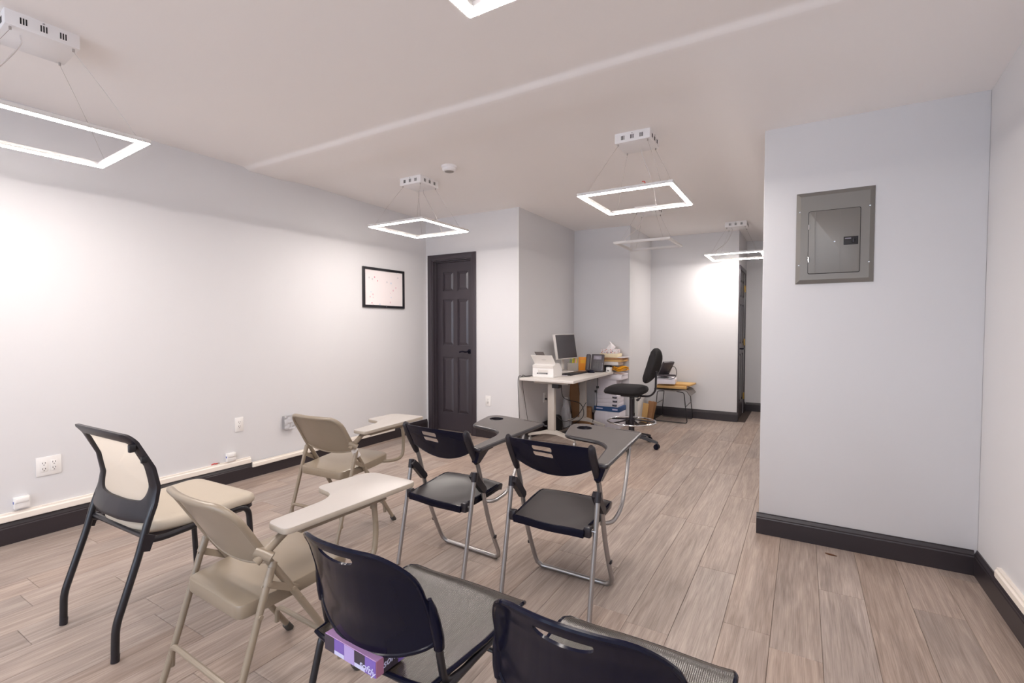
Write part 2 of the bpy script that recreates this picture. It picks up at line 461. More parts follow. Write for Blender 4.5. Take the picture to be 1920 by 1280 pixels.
xs = sorted(set(xs)); ys = sorted(set(ys))
mb = MB(); nx, ny = len(xs), len(ys)
vs = [(x, y, cz(x, y)) for x in xs for y in ys]+[(x, y, 2.72) for x in (xs[0], xs[-1]) for y in (ys[0], ys[-1])]
fs = [(i*ny+j, i*ny+j+1, (i+1)*ny+j+1, (i+1)*ny+j) for i in range(nx-1) for j in range(ny-1)]
q = nx*ny; fs += [(q, q+2, q+3, q+1)]
fs += [tuple([j for j in range(ny)])+(q+1, q), tuple([(nx-1)*ny+j for j in range(ny)][::-1])+(q+2, q+3)]
fs += [tuple([i*ny for i in range(nx)][::-1])+(q, q+2), tuple([i*ny+ny-1 for i in range(nx)])+(q+3, q+1)]
struct('ceiling', mb.add(vs, fs), 'ceiling', smooth=60)

DX0, DX1, DZ = -3.795, -3.215, 2.025         # dark door opening in the end wall
struct('wall_left', MB().box(XL-.1, XL, YB-.1, YD+.12, 0, HT), 'wall', smooth=0)
struct('wall_end', MB().box(XL, DX0, YD, YD+.12, 0, HT).box(DX0, DX1, YD, YD+.12, DZ, HT).box(DX1, XA-.12, YD, YD+.12, 0, HT), 'wall', smooth=0)
struct('wall_alcove_side', MB().box(XA-.12, XA, YD, YA+.1, 0, HT), 'wall', smooth=0)
struct('wall_alcove_back', MB().box(XA, XP-.12, YA, YA+.1, 0, HT), 'wall', smooth=0)
struct('wall_pier', MB().box(XP-.12, XP, YA, YF+.1, 0, HT), 'wall', smooth=0)
struct('wall_far', MB().box(XP, XC-.12, YF, YF+.1, 0, HT), 'wall', smooth=0)
CY0, CY1, CZ = 6.97, 7.66, 1.99
struct('wall_corridor', MB().box(XC-.12, XC, YF, CY0, 0, HT).box(XC-.12, XC, CY0, CY1, CZ, HT).box(XC-.12, XC, CY1, YE+.1, 0, HT), 'wall', smooth=0)
struct('wall_corridor_end', MB().box(XC, XR, YE, YE+.1, 0, HT), 'wall', smooth=0)
struct('wall_panel_side', MB().box(XW, XR, YW, 4.9, 0, HT, bev=.004, seg=2), 'wall', smooth=35)
struct('wall_right', MB().box(XR, XR+.1, YB-.1, YE+.1, 0, HT), 'wall', smooth=0)
WZ0, WZ1 = .35, 2.30
WX = [(-3.55, -2.25), (-2.15, -.85), (-.75, .50)]
mb = MB().box(XL, XR, YB-.1, YB, 0, WZ0).box(XL, XR, YB-.1, YB, WZ1, HT)
for a, b in zip([XL]+[q[1] for q in WX], [q[0] for q in WX]+[XR]): mb.box(a, b, YB-.1, YB, WZ0, WZ1)
struct('wall_behind', mb, 'wall', smooth=0)
for i, (a, b) in enumerate(WX):
    e = sempty('window_%d' % (i+1), (0, 0, 0))
    f = MB()
    for (p, q_, r_, s_) in ((a, b, WZ0, WZ0+.05), (a, b, WZ1-.05, WZ1), (a, a+.05, WZ0+.05, WZ1-.05), (b-.05, b, WZ0+.05, WZ1-.05)):
        f.box(p, q_, YB-.08, YB-.02, r_, s_)
    f.build('window_frame', 'base', e, smooth=0)
    MB().box(a+.05, b-.05, YB-.055, YB-.047, WZ0+.05, WZ1-.05).build('pane', 'glass', e, smooth=0)

# baseboards with a stepped cap
BH = .125
def baseboard(name, p0, p1, nrm):
    """profile swept along the wall foot from p0 to p1; nrm points into the room"""
    prof = [(0, 0), (.015, 0), (.015, .092), (.0125, .098), (.0125, .104), (.0095, .110), (.0055, .120), (.0055, BH), (0, BH)]
    a, b, n = V((*p0, 0)), V((*p1, 0)), V((*nrm, 0))
    loops = [[tuple(q+n*d+V((0, 0, z+.0003))) for d, z in prof] for q in (a, b)]
    return struct(name, MB().loft(loops), 'base', smooth=20)
baseboard('baseboard_left', (XL, YB), (XL, YD-.001), (1, 0))
baseboard('baseboard_end', (DX1+.066, YD), (XA+.015, YD), (0, -1))
baseboard('baseboard_alcove_side', (XA, YD-.015), (XA, YA), (1, 0))
baseboard('baseboard_alcove_back', (XA+.015, YA), (XP+.015, YA), (0, -1))
baseboard('baseboard_pier', (XP, YA-.015), (XP, YF), (1, 0))
baseboard('baseboard_far', (XP+.015, YF), (XC+.012, YF), (0, -1))
baseboard('baseboard_corridor', (XC, CY1+.065), (XC, YE), (1, 0))
baseboard('baseboard_corridor_end', (XC+.015, YE), (XR, YE), (0, -1))
baseboard('baseboard_panel_side', (XW-.012, YW), (XR-.015, YW), (0, -1))
baseboard('baseboard_right', (XR, YB), (XR, YW), (-1, 0))

# ---- doors
def door_leaf(name, w_, h_, parent, flip=1):
    """six-panel leaf lying in local x (0..w), front face at y=0 looking to -y"""
    leaf = MB().box(0, w_, .011, .040, .008, h_).build(name, 'doorpaint', parent, smooth=0)
    st, mid = w_*.155, w_*.11
    px = [(st, (w_-mid)/2), ((w_+mid)/2, w_-st)]
    pz = [(.22*h_/2, .88*h_/2), (1.02*h_/2, 1.56*h_/2), (1.66*h_/2, 1.885*h_/2)]
    # stiles and rails: face frame in front of the recessed ground
    fr = MB()
    xs_ = [0, st, px[0][1], px[1][0], w_-st, w_]
    fr.box(xs_[0], xs_[1], 0, .011, .008, h_); fr.box(xs_[2], xs_[3], 0, .011, .008, h_); fr.box(xs_[4], xs_[5], 0, .011, .008, h_)
    zs = [.008]+[z for p in pz for z in p]+[h_]
    for k in range(0, 8, 2):
        for a, b in ((xs_[1], xs_[2]), (xs_[3], xs_[4])): fr.box(a, b, 0, .011, zs[k], zs[k+1])
    fr.build('face_frame', 'doorpaint', leaf, smooth=0)
    for a, b in px:
        for c, d in pz:
            g, h2 = .010, .034
            l = [[(a+g, .011, c+g), (b-g, .011, c+g), (b-g, .011, d-g), (a+g, .011, d-g)],
                 [(a+h2, .002, c+h2), (b-h2, .002, c+h2), (b-h2, .002, d-h2), (a+h2, .002, d-h2)]]
            MB().loft(l, cap0=False).build('panel', 'doorpaint', leaf, smooth=0)
    return leaf
d1 = sempty('door_1', (0, 0, 0))
cw = .062
MB().box(DX0-cw, DX0, YD-.014, YD, 0, DZ+cw, bev=.004).build('casing', 'doorpaint', d1)
MB().box(DX1, DX1+cw, YD-.014, YD, 0, DZ+cw, bev=.004).build('casing', 'doorpaint', d1)
MB().box(DX0, DX1, YD-.014, YD, DZ, DZ+cw, bev=.004).build('casing', 'doorpaint', d1)
MB().box(DX0, DX0+.014, YD-.004, YD+.12, 0, DZ).box(DX1-.014, DX1, YD-.004, YD+.12, 0, DZ).box(DX0+.014, DX1-.014, YD-.004, YD+.12, DZ-.014, DZ).build('jamb', 'doorpaint', d1, smooth=0)
MB().box(DX0+.014, DX0+.026, YD+.035, YD+.07, 0, DZ-.026).box(DX0+.014, DX1-.014, YD+.035, YD+.07, DZ-.026, DZ-.014).build('door_stop', 'doorpaint', d1, smooth=0)
lf = door_leaf('leaf', DX1-DX0-.032, DZ-.02, d1); lf.location = (DX0+.016, YD+.072, 0)
hx, hz = DX1-DX0-.10, .955
hd = MB().lathe([(.0, .0), (.028, .0), (.028, .008), (.012, .012), (.010, .045), (0, .045)], 16, m=Matrix.Translation((hx, 0, hz)) @ Matrix.Rotation(R(90), 4, 'X'))
hd.tube(spline([(hx, -.045, hz), (hx-.03, -.05, hz-.004), (hx-.075, -.046, hz), (hx-.115, -.046, hz-.008)], 5), .009, 8)
hd.build('handle', 'gloss', lf)
MB().box(DX0, DX1, YD+.115, YD+.14, 0, DZ).build('closet_back', 'doorpaint', d1, smooth=0)

d2 = sempty('door_2', (0, 0, 0))
MB().box(XC, XC+.014, CY0-.05, CY0, 0, CZ+.055, bev=.003).build('casing', 'doorpaint', d2)
MB().box(XC, XC+.014, CY1, CY1+.055, 0, CZ+.055, bev=.003).build('casing', 'doorpaint', d2)
MB().box(XC, XC+.014, CY0, CY1, CZ, CZ+.055, bev=.003).build('casing', 'doorpaint', d2)
lf = door_leaf('leaf', CY1-CY0-.006, CZ-.006, d2); lf.rotation_euler = (0, 0, R(90)); lf.location = (XC-.004, CY0+.003, 0)
for z in (.25, 1.02, 1.78):
    MB().box(XC-.003, XC+.006, CY1-.016, CY1-.002, z-.045, z+.045, bev=.002).tube([(XC+.009, CY1-.004, z-.047), (XC+.009, CY1-.004, z+.047)], .006, 8).build('hinge', 'brass', d2)
hd = MB().tube(spline([(.06, 0, .95), (.06, -.05, .95), (.09, -.055, .95), (.165, -.052, .945)], 5), .009, 8); hd.build('handle', 'gloss', lf)
MB().box(XC-.13, XC-.115, CY0, CY1, 0, CZ).build('closet_back', 'doorpaint', d2, smooth=0)

# ------------------------------------------------------------------ hanging light frames
def lamp(name, label, cx, cy, zl, lit=True, rz=0, side=.585, cordside=(-1, -1), off=(0, 0), skew=0):
    t = thing(name, label, 'ceiling light', (cx, cy, zl), rz, 'square hanging light frames')
    h = side/2; b = .0165; top = .018
    for k in range(4):
        m = Matrix.Rotation(k*math.pi/2, 4, 'Z')
        bar = MB().box(-h-b, h-b, -h-b, -h+b, .004, top, bev=.002, seg=1, m=m).build('bar', 'alu', t)
        for sg in (-1, 1): MB().box(-h-b+.0335*(sg > 0), h+b-.0335*(sg > 0), -h+sg*.0148-.0017, -h+sg*.0148+.0017, -.0010, .0045, m=m).build('lip', 'alu', bar, smooth=0)
        sec = [(-.0128, .0036), (.0128, .0036), (.0110, -.0036), (.0060, -.0068), (-.0060, -.0068), (-.0110, -.0036)]
        MB().loft([[(x+sg*dy, -h+dy, dz) for dy, dz in sec] for x, sg in ((-h, 1), (h, -1))], m=m).build('diffuser', 'diff' if lit else 'diff_off', bar, smooth=0)
    ct = cz(cx+off[0], cy+off[1])-zl; ch, cs = .062, .118
    ox, oy = off
    can = MB().box(ox-cs, ox+cs, oy-cs, oy+cs, ct-ch, ct+.004, bev=.003).build('canopy', 'canopy', t)
    for k in range(4):
        m = Matrix.Translation((ox, oy, 0)) @ Matrix.Rotation(k*math.pi/2, 4, 'Z')
        for gx in (-.062, 0, .062):
            v = MB()
            for q in (-.0085, 0, .0085): v.box(gx+q-.0024, gx+q+.0024, -cs-.0008, -cs+.002, ct-ch*.72, ct-ch*.30, m=m)
            v.build('vent', 'dark', can, smooth=0)
        MB().lathe([(0, 0), (.004, 0), (.003, .003), (0, .003)], 8, m=m @ Matrix.Translation((0, -cs, ct-ch*.16)) @ Matrix.Rotation(R(90), 4, 'X')).build('screw', 'steel', can)
    for sx in (-1, 1):
        for sy in (-1, 1):
            c0 = V((ox+sx*cs*.84, oy+sy*cs*.84, ct-ch)); c1 = V((sx*h*.80, sy*h, top))
            if abs(ox)+abs(oy) > 0: c1 = V((sx*h*.80, sy*h, top))
            MB().tube([c0+V((0, 0, .002)), c0-V((0, 0, .012))], .0045, 8).tube(spline([c0-V((0, 0, .010)), (c0+c1)/2+V((0, 0, .004 if lit else -.01)), c1], 5), .0008, 6).build('suspension_wire', 'wire', t)
    a = V((ox+cordside[0]*.05, oy+cordside[1]*.06, ct-ch)); e = V((cordside[0]*h*.6, cordside[1]*h, top))
    MB().tube(spline([a, a+V((.006, -.004, -.05)), (a+e)/2+V((.02, .01, -.03)), e+V((0, 0, .03)), e], 6), .0028, 8).build('power_cord', 'cord', t)
    return t
lamp('pendant_light', 'lit square hanging light nearest the left wall, its canopy in the top left corner', -2.945, .80, 2.10, cordside=(1, -1), off=(.05, -.02), rz=-3)
lamp('pendant_light', 'lit square hanging light cut off by the top edge, only one corner showing', -.505, .815, 2.11)
lamp('pendant_light', 'lit square hanging light behind the camera on the left', -2.92, -1.65, 2.11)
lamp('pendant_light', 'lit square hanging light behind the camera on the right', -.50, -1.65, 2.11)
lamp('pendant_light', 'lit square hanging light in front of the dark door', -2.90, 3.25, 2.10, cordside=(0, 1))
t3 = lamp('pendant_light', 'lit square hanging light above the desk, right of the smoke alarm', -.985, 3.29, 2.105, cordside=(.3, 1))
MB().tube(spline([(.01, .10, .10), (.03, .09, .12), (.028, .09, .145), (.01, .09, .15)], 5), .003, 6).build('wire_end', 'red', t3)
MB().tube(spline([(-.02, .09, .10), (.0, .09, .095), (.035, .09, .09)], 4), .0035, 6).build('wire_end', 'cord', t3)
lamp('pendant_light', 'unlit crooked square hanging light hanging beside the pier', -1.405, 5.13, 2.10, lit=False, side=.54, off=(-.02, .06))
lamp('pendant_light', 'lit square hanging light at the far end, half hidden by the wall corner', -.70, 6.38, 2.085, off=(.0, .04))

# smoke alarm
t = thing('smoke_alarm', 'white round smoke alarm on the ceiling', 'smoke alarm', (-2.45, 3.10, cz(-2.45, 3.1)))
MB().lathe([(0, .004), (.062, .004), (.062, -.014), (.058, -.018), (0, -.018)], 28).build('base', 'canopy', t)
MB().lathe([(0, -.018), (.056, -.018), (.054, -.034), (.046, -.042), (.02, -.044), (0, -.044)], 28).build('cover', 'canopy', t)
MB().lathe([(.030, -.0435), (.036, -.0425), (.036, -.0445), (.030, -.0455)], 20).build('vent_ring', 'wire', t)

# ------------------------------------------------------------------ electric panel on the right hand wall
t = thing('electric_panel', 'grey metal electric breaker panel on the right wall block', 'electric panel', (.14, YW, 1.49))
fw_, fh_ = .182, .514
l = [[(-fw_, 0, 0), (fw_, 0, 0), (fw_, 0, fh_), (-fw_, 0, fh_)], [(-fw_, -.006, 0), (fw_, -.006, 0), (fw_, -.006, fh_), (-fw_, -.006, fh_)],
     [(-fw_+.022, -.016, .022), (fw_-.022, -.016, .022), (fw_-.022, -.016, fh_-.022), (-fw_+.022, -.016, fh_-.022)]]
MB().loft(l).build('cover', 'panel', t, smooth=0)
MB().slab([(p[0], p[1]) for p in rrect(-.1225, .1205, .0535, .4065, .011)], 0, .002, .0005, fn=lambda x, y, z: (x, -.0155-z, y)).build('door_gap', 'dark', t)
dr = MB().slab([(p[0], p[1]) for p in rrect(-.120, .118, .056, .404, .010)], 0, .005, .0015, fn=lambda x, y, z: (x, -.016-z, y)).build('door', 'panel', t)
MB().box(-.092, -.088, -.0235, -.020, .060, .400).build('rib', 'panel', dr, smooth=0)
MB().box(.027, .029, -.0225, -.020, .060, .400).build('rib', 'panel', dr, smooth=0)
MB().box(.044, .110, -.0235, -.019, .205, .249, bev=.002).build('breaker_recess', 'dark', t)
MB().box(.084, .094, -.031, -.0235, .215, .240, bev=.002).build('main_switch', 'blackp', t)
MB().box(.050, .078, -.0245, -.0235, .236, .242).build('switch_mark', 'lcd', t, smooth=0)
for z in (.135, .318): MB().tube([(-.119, -.021, z-.014), (-.119, -.021, z+.014)], .004, 8).build('hinge', 'chrome', t)
for x, z in ((-.164, .408), (.160, .408), (.160, .106), (-.164, .106), (.004, .228)):
    MB().lathe([(0, 0), (.005, 0), (.004, .003), (0, .004)], 10, m=Matrix.Translation((x, -.0150 if x != .004 else -.021, z)) @ Matrix.Rotation(R(90), 4, 'X')).build('screw', 'chrome', t)

# ------------------------------------------------------------------ small things on the walls
def outlet(label, loc, rz, gangs=1, mat='white'):
    """cover plate facing local -y"""
    t = thing('wall_outlet', label, 'outlet', loc, rz)
    w_ = .035 if gangs == 1 else .058
    MB().box(-w_, w_, -.006, 0, -.057, .057, bev=.003).build('cover_plate', mat, t)
    for gx in ([0] if gangs == 1 else [-.023, .023]):
        r = MB().box(gx-.0165, gx+.0165, -.0085, -.005, -.033, .033, bev=.002).build('receptacle', mat, t)
        for s in (-1, 1):
            z = s*.017
            MB().box(gx-.0075, gx-.005, -.0092, -.008, z-.001, z+.008).box(gx+.005, gx+.0075, -.0092, -.008, z-.001, z+.008).box(gx-.0025, gx+.0025, -.0092, -.008, z-.010, z-.006).build('socket', 'dark', r, smooth=0)
    return t
outlet('white double-gang wall outlet with four sockets, low on the left wall', (XL, 1.041, .409), 90, 2)
outlet('white single wall outlet on the left wall behind the tan folding chair', (XL, 2.192, .457), 90)
outlet('small white wall outlet right of the dark door', (-2.995, YD, .417), 0)
t5 = outlet('white wall outlet under the desk with black plugs in it', (XA, 5.07, .409), 90)
MB().box(-.012, .012, -.035, -.0085, -.028, -.006, bev=.004).build('plug', 'blackp', t5)
t = thing('junction_box', 'open metal junction box under crumpled clear plastic on the left wall', 'junction box', (XL, 2.625, .405), 90)
MB().box(-.052, .052, -.004, 0, -.055, .055).box(-.052, -.049, -.030, -.004, -.055, .055).box(.049, .052, -.030, -.004, -.055, .055).box(-.049, .049, -.030, -.004, .052, .055).box(-.049, .049, -.030, -.004, -.055, -.052).build('box', 'steel', t, smooth=0)
rr = random.Random(3)
G = [[(-.056+.112*i/8, -.034-rr.uniform(0, .012), -.060+.12*j/8) for j in range(9)] for i in range(9)]
MB().shell(G, .0012).build('plastic_film', 'clear', t, smooth=20)

def raceway(label, y0, z0, y1, z1, h=.046, d=.022, x=XL, s=1, lift=0.):
    t = thing('cable_raceway', label, 'cable raceway', (x, y0, 0))
    L_ = y1-y0
    pr = [(lift, 0), (lift+d, 0), (lift+d, h*.72), (lift+d-.004, h*.8), (lift+d-.005, h), (lift, h)]
    MB().loft([[(s*a, 0, z0+b) for a, b in pr], [(s*a, L_, z1+b) for a, b in pr]]).build('channel', 'trunk', t, smooth=20)
    MB().loft([[(s*(lift+d), 0, z0+.003), (s*(lift+d+.002), 0, z0+.004), (s*(lift+d+.002), 0, z0+h*.66), (s*(lift+d), 0, z0+h*.70)],
               [(s*(lift+d), L_, z1+.003), (s*(lift+d+.002), L_, z1+.004), (s*(lift+d+.002), L_, z1+h*.66), (s*(lift+d), L_, z1+h*.70)]]).build('cover', 'trunk', t, smooth=20)
    return t
raceway('cream raceway along the left wall on top of the baseboard, outlet end', YB+.01, .146, 2.275, .128, .048)
raceway('sagging cream raceway in front of the left baseboard behind the tan chair', 2.285, .088, 3.9, .093, .042, .016, lift=.016)
raceway('short white raceway on the right wall above the baseboard', 1.2, .130, 2.92, .136, .045, .02, x=XR, s=-1)
def jackbox(label, y, z):
    t = thing('jack_box', label, 'jack box', (XL, y, z), 90)
    MB().box(-.034, .034, -.030, 0, 0, .066, bev=.003).build('body', 'white', t)
    MB().box(-.028, .028, -.034, -.028, .036, .060, bev=.002).build('lid', 'white', t)
    MB().box(-.0352, -.033, -.022, -.010, .030, .044).build('port', 'bluewire', t, smooth=0)
jackbox('white jack box standing on the raceway at the left edge', .915, .1945)
jackbox('white jack box on the raceway near the middle of the left wall', 2.115, .1785)
t = thing('wire_stub', 'red wire stub on the raceway', 'wire', (XL, 1.99, .178))
MB().tube(spline([(.008, -.02, .004), (.014, 0, .010), (.008, .012, .005), (.014, .025, .008)], 5), .004, 7).build('red_wire', 'red', t)
MB().tube(spline([(.012, .02, .004), (.016, .032, .008), (.010, .04, .004)], 4), .003, 7).build('brown_wire', 'dirt', t)
t = thing('dry_leaf', 'small dry brown leaf by the baseboard under the electric panel', 'leaf', (.15, 3.13, .001), -14)
MB().slab([(-.026, 0), (-.01, -.009), (.012, -.008), (.03, 0), (.012, .007), (-.012, .006)], 0, .004, .001, fn=lambda x, y, z: (x, y, z+.012*max(0, x)**1)).build('blade', 'dirt', t)

# whiteboard
t = thing('whiteboard', 'small black-framed whiteboard with faint coloured marks left of the door', 'whiteboard', (XL, 3.78, 1.445), 90)
bw, bh, fb = .30, .42, .026
fr = MB().box(-bw, bw, -.022, 0, 0, fb, bev=.002).box(-bw, bw, -.022, 0, bh-fb, bh, bev=.002).box(-bw, -bw+fb, -.022, 0, fb-.002, bh-fb+.002, bev=.002).box(bw-fb, bw, -.022, 0, fb-.002, bh-fb+.002, bev=.002)
fr.build('frame', 'tube', t)
MB().box(-bw+fb-.002, bw-fb+.002, -.010, -.002, fb-.002, bh-fb+.002).build('writing_surface', 'board', t, smooth=0)
MB().lathe([(0, 0), (.006, 0), (.005, .004), (0, .005)], 10, m=Matrix.Translation((.02, -.022, fb/2)) @ Matrix.Rotation(R(90), 4, 'X')).build('badge', 'chrome', t)
# ------------------------------------------------------------------ chairs
def prof_at(tab, z):           # tab [(v,z)...] -> v
    return interp([(b, a) for a, b in tab], z)

# --- tan steel folding chair with a cream writing tablet; origin on the floor midway between the front feet, facing +y
def tan_chair(label, loc, rz, band=False):
    t = thing('tablet_arm_chair', label, 'chair', loc, rz, 'tan folding chairs with cream tablets')
    W = .1955; r = .0115
    FT = [(0, .012), (-.134, .225), (-.217, .366), (-.241, .407), (-.318, .528), (-.356, .595), (-.418, .700)]   # front leg / back tube (v,z)
    RL = [(-.315, .508), (-.356, .374), (-.41, .20), (-.475, .010)]
    for s in (-1, 1):
        lg = MB().tube([(s*(W+.018*max(0, 1-z/.40)), v, z) for v, z in spline_vz(FT[:6])], r, 12).build('front_leg', 'tan', t)
        MB().tube([(s*(W+.018), .006, .0), (s*(W+.017), -.014, .030)], .0145, 12).build('foot_cap', 'rubber', lg)
        for v, z in ((-.217, .366), (-.241, .407)):
            MB().tube([(s*(W+r-.002), v, z), (s*(W+r+.003), v, z)], .007, 10).build('rivet', 'tan', lg)
        rg = MB().tube([(s*(W+.010), v, z) for v, z in spline_vz(RL)], r*.95, 12).tube([(s*(W+.010), -.330, .458), (s*(W+.008), -.306, .522)], [r*1.15, r*1.0], 12).build('rear_leg', 'tan', t)
        MB().tube([(s*(W+.010), -.479, .0), (s*(W+.010), -.468, .032)], .014, 12).build('foot_cap', 'rubber', rg)
        for v, z in ((-.356, .374), (-.327, .462)):
            MB().tube([(s*(W+.010+r-.003), v, z), (s*(W+.010+r+.003), v, z)], .007, 10).build('rivet', 'tan', rg)
        a, b = V((s*(W+.006), -.332, .462)), V((s*(W+.006), -.235, .406))
        d = (b-a).normalized(); n = V((0, -d.z, d.y))
        MB().loft([[tuple(p+n*k*.011+V((s*q, 0, 0))) for k, q in ((-1, -.002), (1, -.002), (1, .003), (-1, .003))] for p in (a-d*.008, b+d*.008)]).build('hinge_link', 'tan', t, smooth=0)
    # backrest: stamped panel with a rolled tube around the sides and top
    def bp(u, z, sag=.030):
        v = prof_at(FT, z); k = 1-(u/W)**2
        return V((u, v-sag*k, z))
    H0, H1, rc = .525, .722, .060
    def top_hw(z): return W if z < H1-rc else W-rc+math.sqrt(max(0, rc*rc-(z-(H1-rc))**2))
    FTx = FT+[(-.436, .730)]; FT = FTx
    G = []
    for j in range(15):
        s_ = j/14; s_ = s_ if s_ < .6 else .6+.4*math.sin((s_-.6)/.4*math.pi/2)
        row = []
        for i in range(17):
            u = -1+2*i/16
            z = (H0-.030*(1-u*u)**.8)*(1-s_)+H1*s_
            row.append(bp(u*(top_hw(z) if z > .6 else W), z, .030))
        G.append(row)
    bk = MB().shell(G, .004).build('backrest', 'tan', t, smooth=40)
    rim = [bp(-W, z, 0) for z in (.52, .56, .60, .64)]+[bp(-top_hw(z), z) for z in (.662, .680, .696, .708, .716, .7205)]
    rim += [bp(u, H1) for u in (-.13, -.09, -.045)]
    rim = rim+[bp(0, H1)]+[V((-p.x, p.y, p.z)) for p in rim[::-1]]
    MB().tube(rim, r, 12).build('rolled_rim', 'tan', bk)
    MB().tube([G[0][i]+V((0, -.001, 0)) for i in range(17)], .0045, 8).build('lower_rim', 'tan', bk)
    # seat pan
    q = fillet([(-.166, -.396, 0), (.166, -.396, 0), (.190, -.20, 0), (.182, .004, 0), (-.182, .004, 0), (-.190, -.20, 0)], [.032, .032, .15, .06, .06, .15], 6, closed=True)
    tilt = lambda x, y, z: (x, y, z+.434+.070*y)
    MB().slab([(p.x, p.y) for p in q], -.046, .0, .007, fn=tilt).build('seat', 'tan', t)
    for (v, z, bow, nm) in ((-.428, .150, .03, 'rear_crossbar'), (-.062, .115, .02, 'front_crossbar')):
        w_ = W+.010 if nm[0] == 'r' else W
        p = fillet([(-w_, v, z-.045), (-w_+.006, v, z+bow), (w_-.006, v, z+bow), (w_, v, z-.045)], .05, 7)
        MB().tube(p, .0095, 10).build(nm, 'tan', t)
    # writing tablet
    zt = .64
    o = [(.185, -.350), (.262, -.352), (.272, -.335), (.272, .215), (.248, .232), (.045, .238), (.012, .215), (-.005, -.020), (.012, -.040), (.085, -.055), (.115, -.085), (.140, -.10)]
    o = fillet([(x, y, 0) for x, y in [(.176, -.312), (.280, -.314), (.285, .236), (.030, .226), (.010, -.022), (.124, -.036), (.158, -.090)]], [.028, .028, .03, .06, .035, .05, .06], 6, closed=True)
    tb = MB().slab([(p.x, p.y) for p in o], zt-.019, zt-.001, .003).build('tablet', 'creamedge', t)
    MB().slab([(p.x*.992+.0012, p.y*.994) for p in o], zt-.0015, zt, .0006).build('tablet_surface', 'cream', tb)
    MB().box(.236, .262, -.25, .10, zt-.036, zt-.019).build('tablet_rail', 'tan', t, smooth=0)
    c = V((W+.008, prof_at(FT, .56)-.006, .56))
    MB().tube([c+V((.004, -.022, -.018)), c+V((.016, .07, .052)), (.248, -.19, zt-.024)], [.0135, .0135, .011], 12).build('tablet_arm', 'tan', t)
    MB().tube([c+V((-.010, -.014, .012)), c+V((.026, .016, -.012))], .017, 12).build('clamp', 'tan', t)
    p = fillet([(W-.03, -.06, .392), (W+.022, -.03, .392), (.252, .045, .40), (.249, .062, .50), (.249, .05, zt-.03)], .05, 7)
    MB().tube(p, .0105, 12).build('tablet_post', 'tan', t)
    MB().tube([(.249, .05, zt-.055), (.249, .05, zt-.019)], .013, 12).build('post_bracket', 'tan', t)
    if band:
        a = V((W, prof_at(FT, .545), .545)); b = V((W, prof_at(FT, .485), .485))
        MB().tube([a, b], .0185, 14).build('tape_wrap', 'white', t)
    return t
def spline_vz(tab, n=4):
    return [(p.y, p.z) for p in spline([(0, a, b) for a, b in tab], n)]
tan_chair('tan metal folding chair with cream writing tablet, nearest the camera', (-1.586, 1.198, 0), -2.0)
tan_chair('tan metal folding chair with white tape on its frame, nearer the left wall', (-2.456, 2.235, 0), 4.0, band=True)

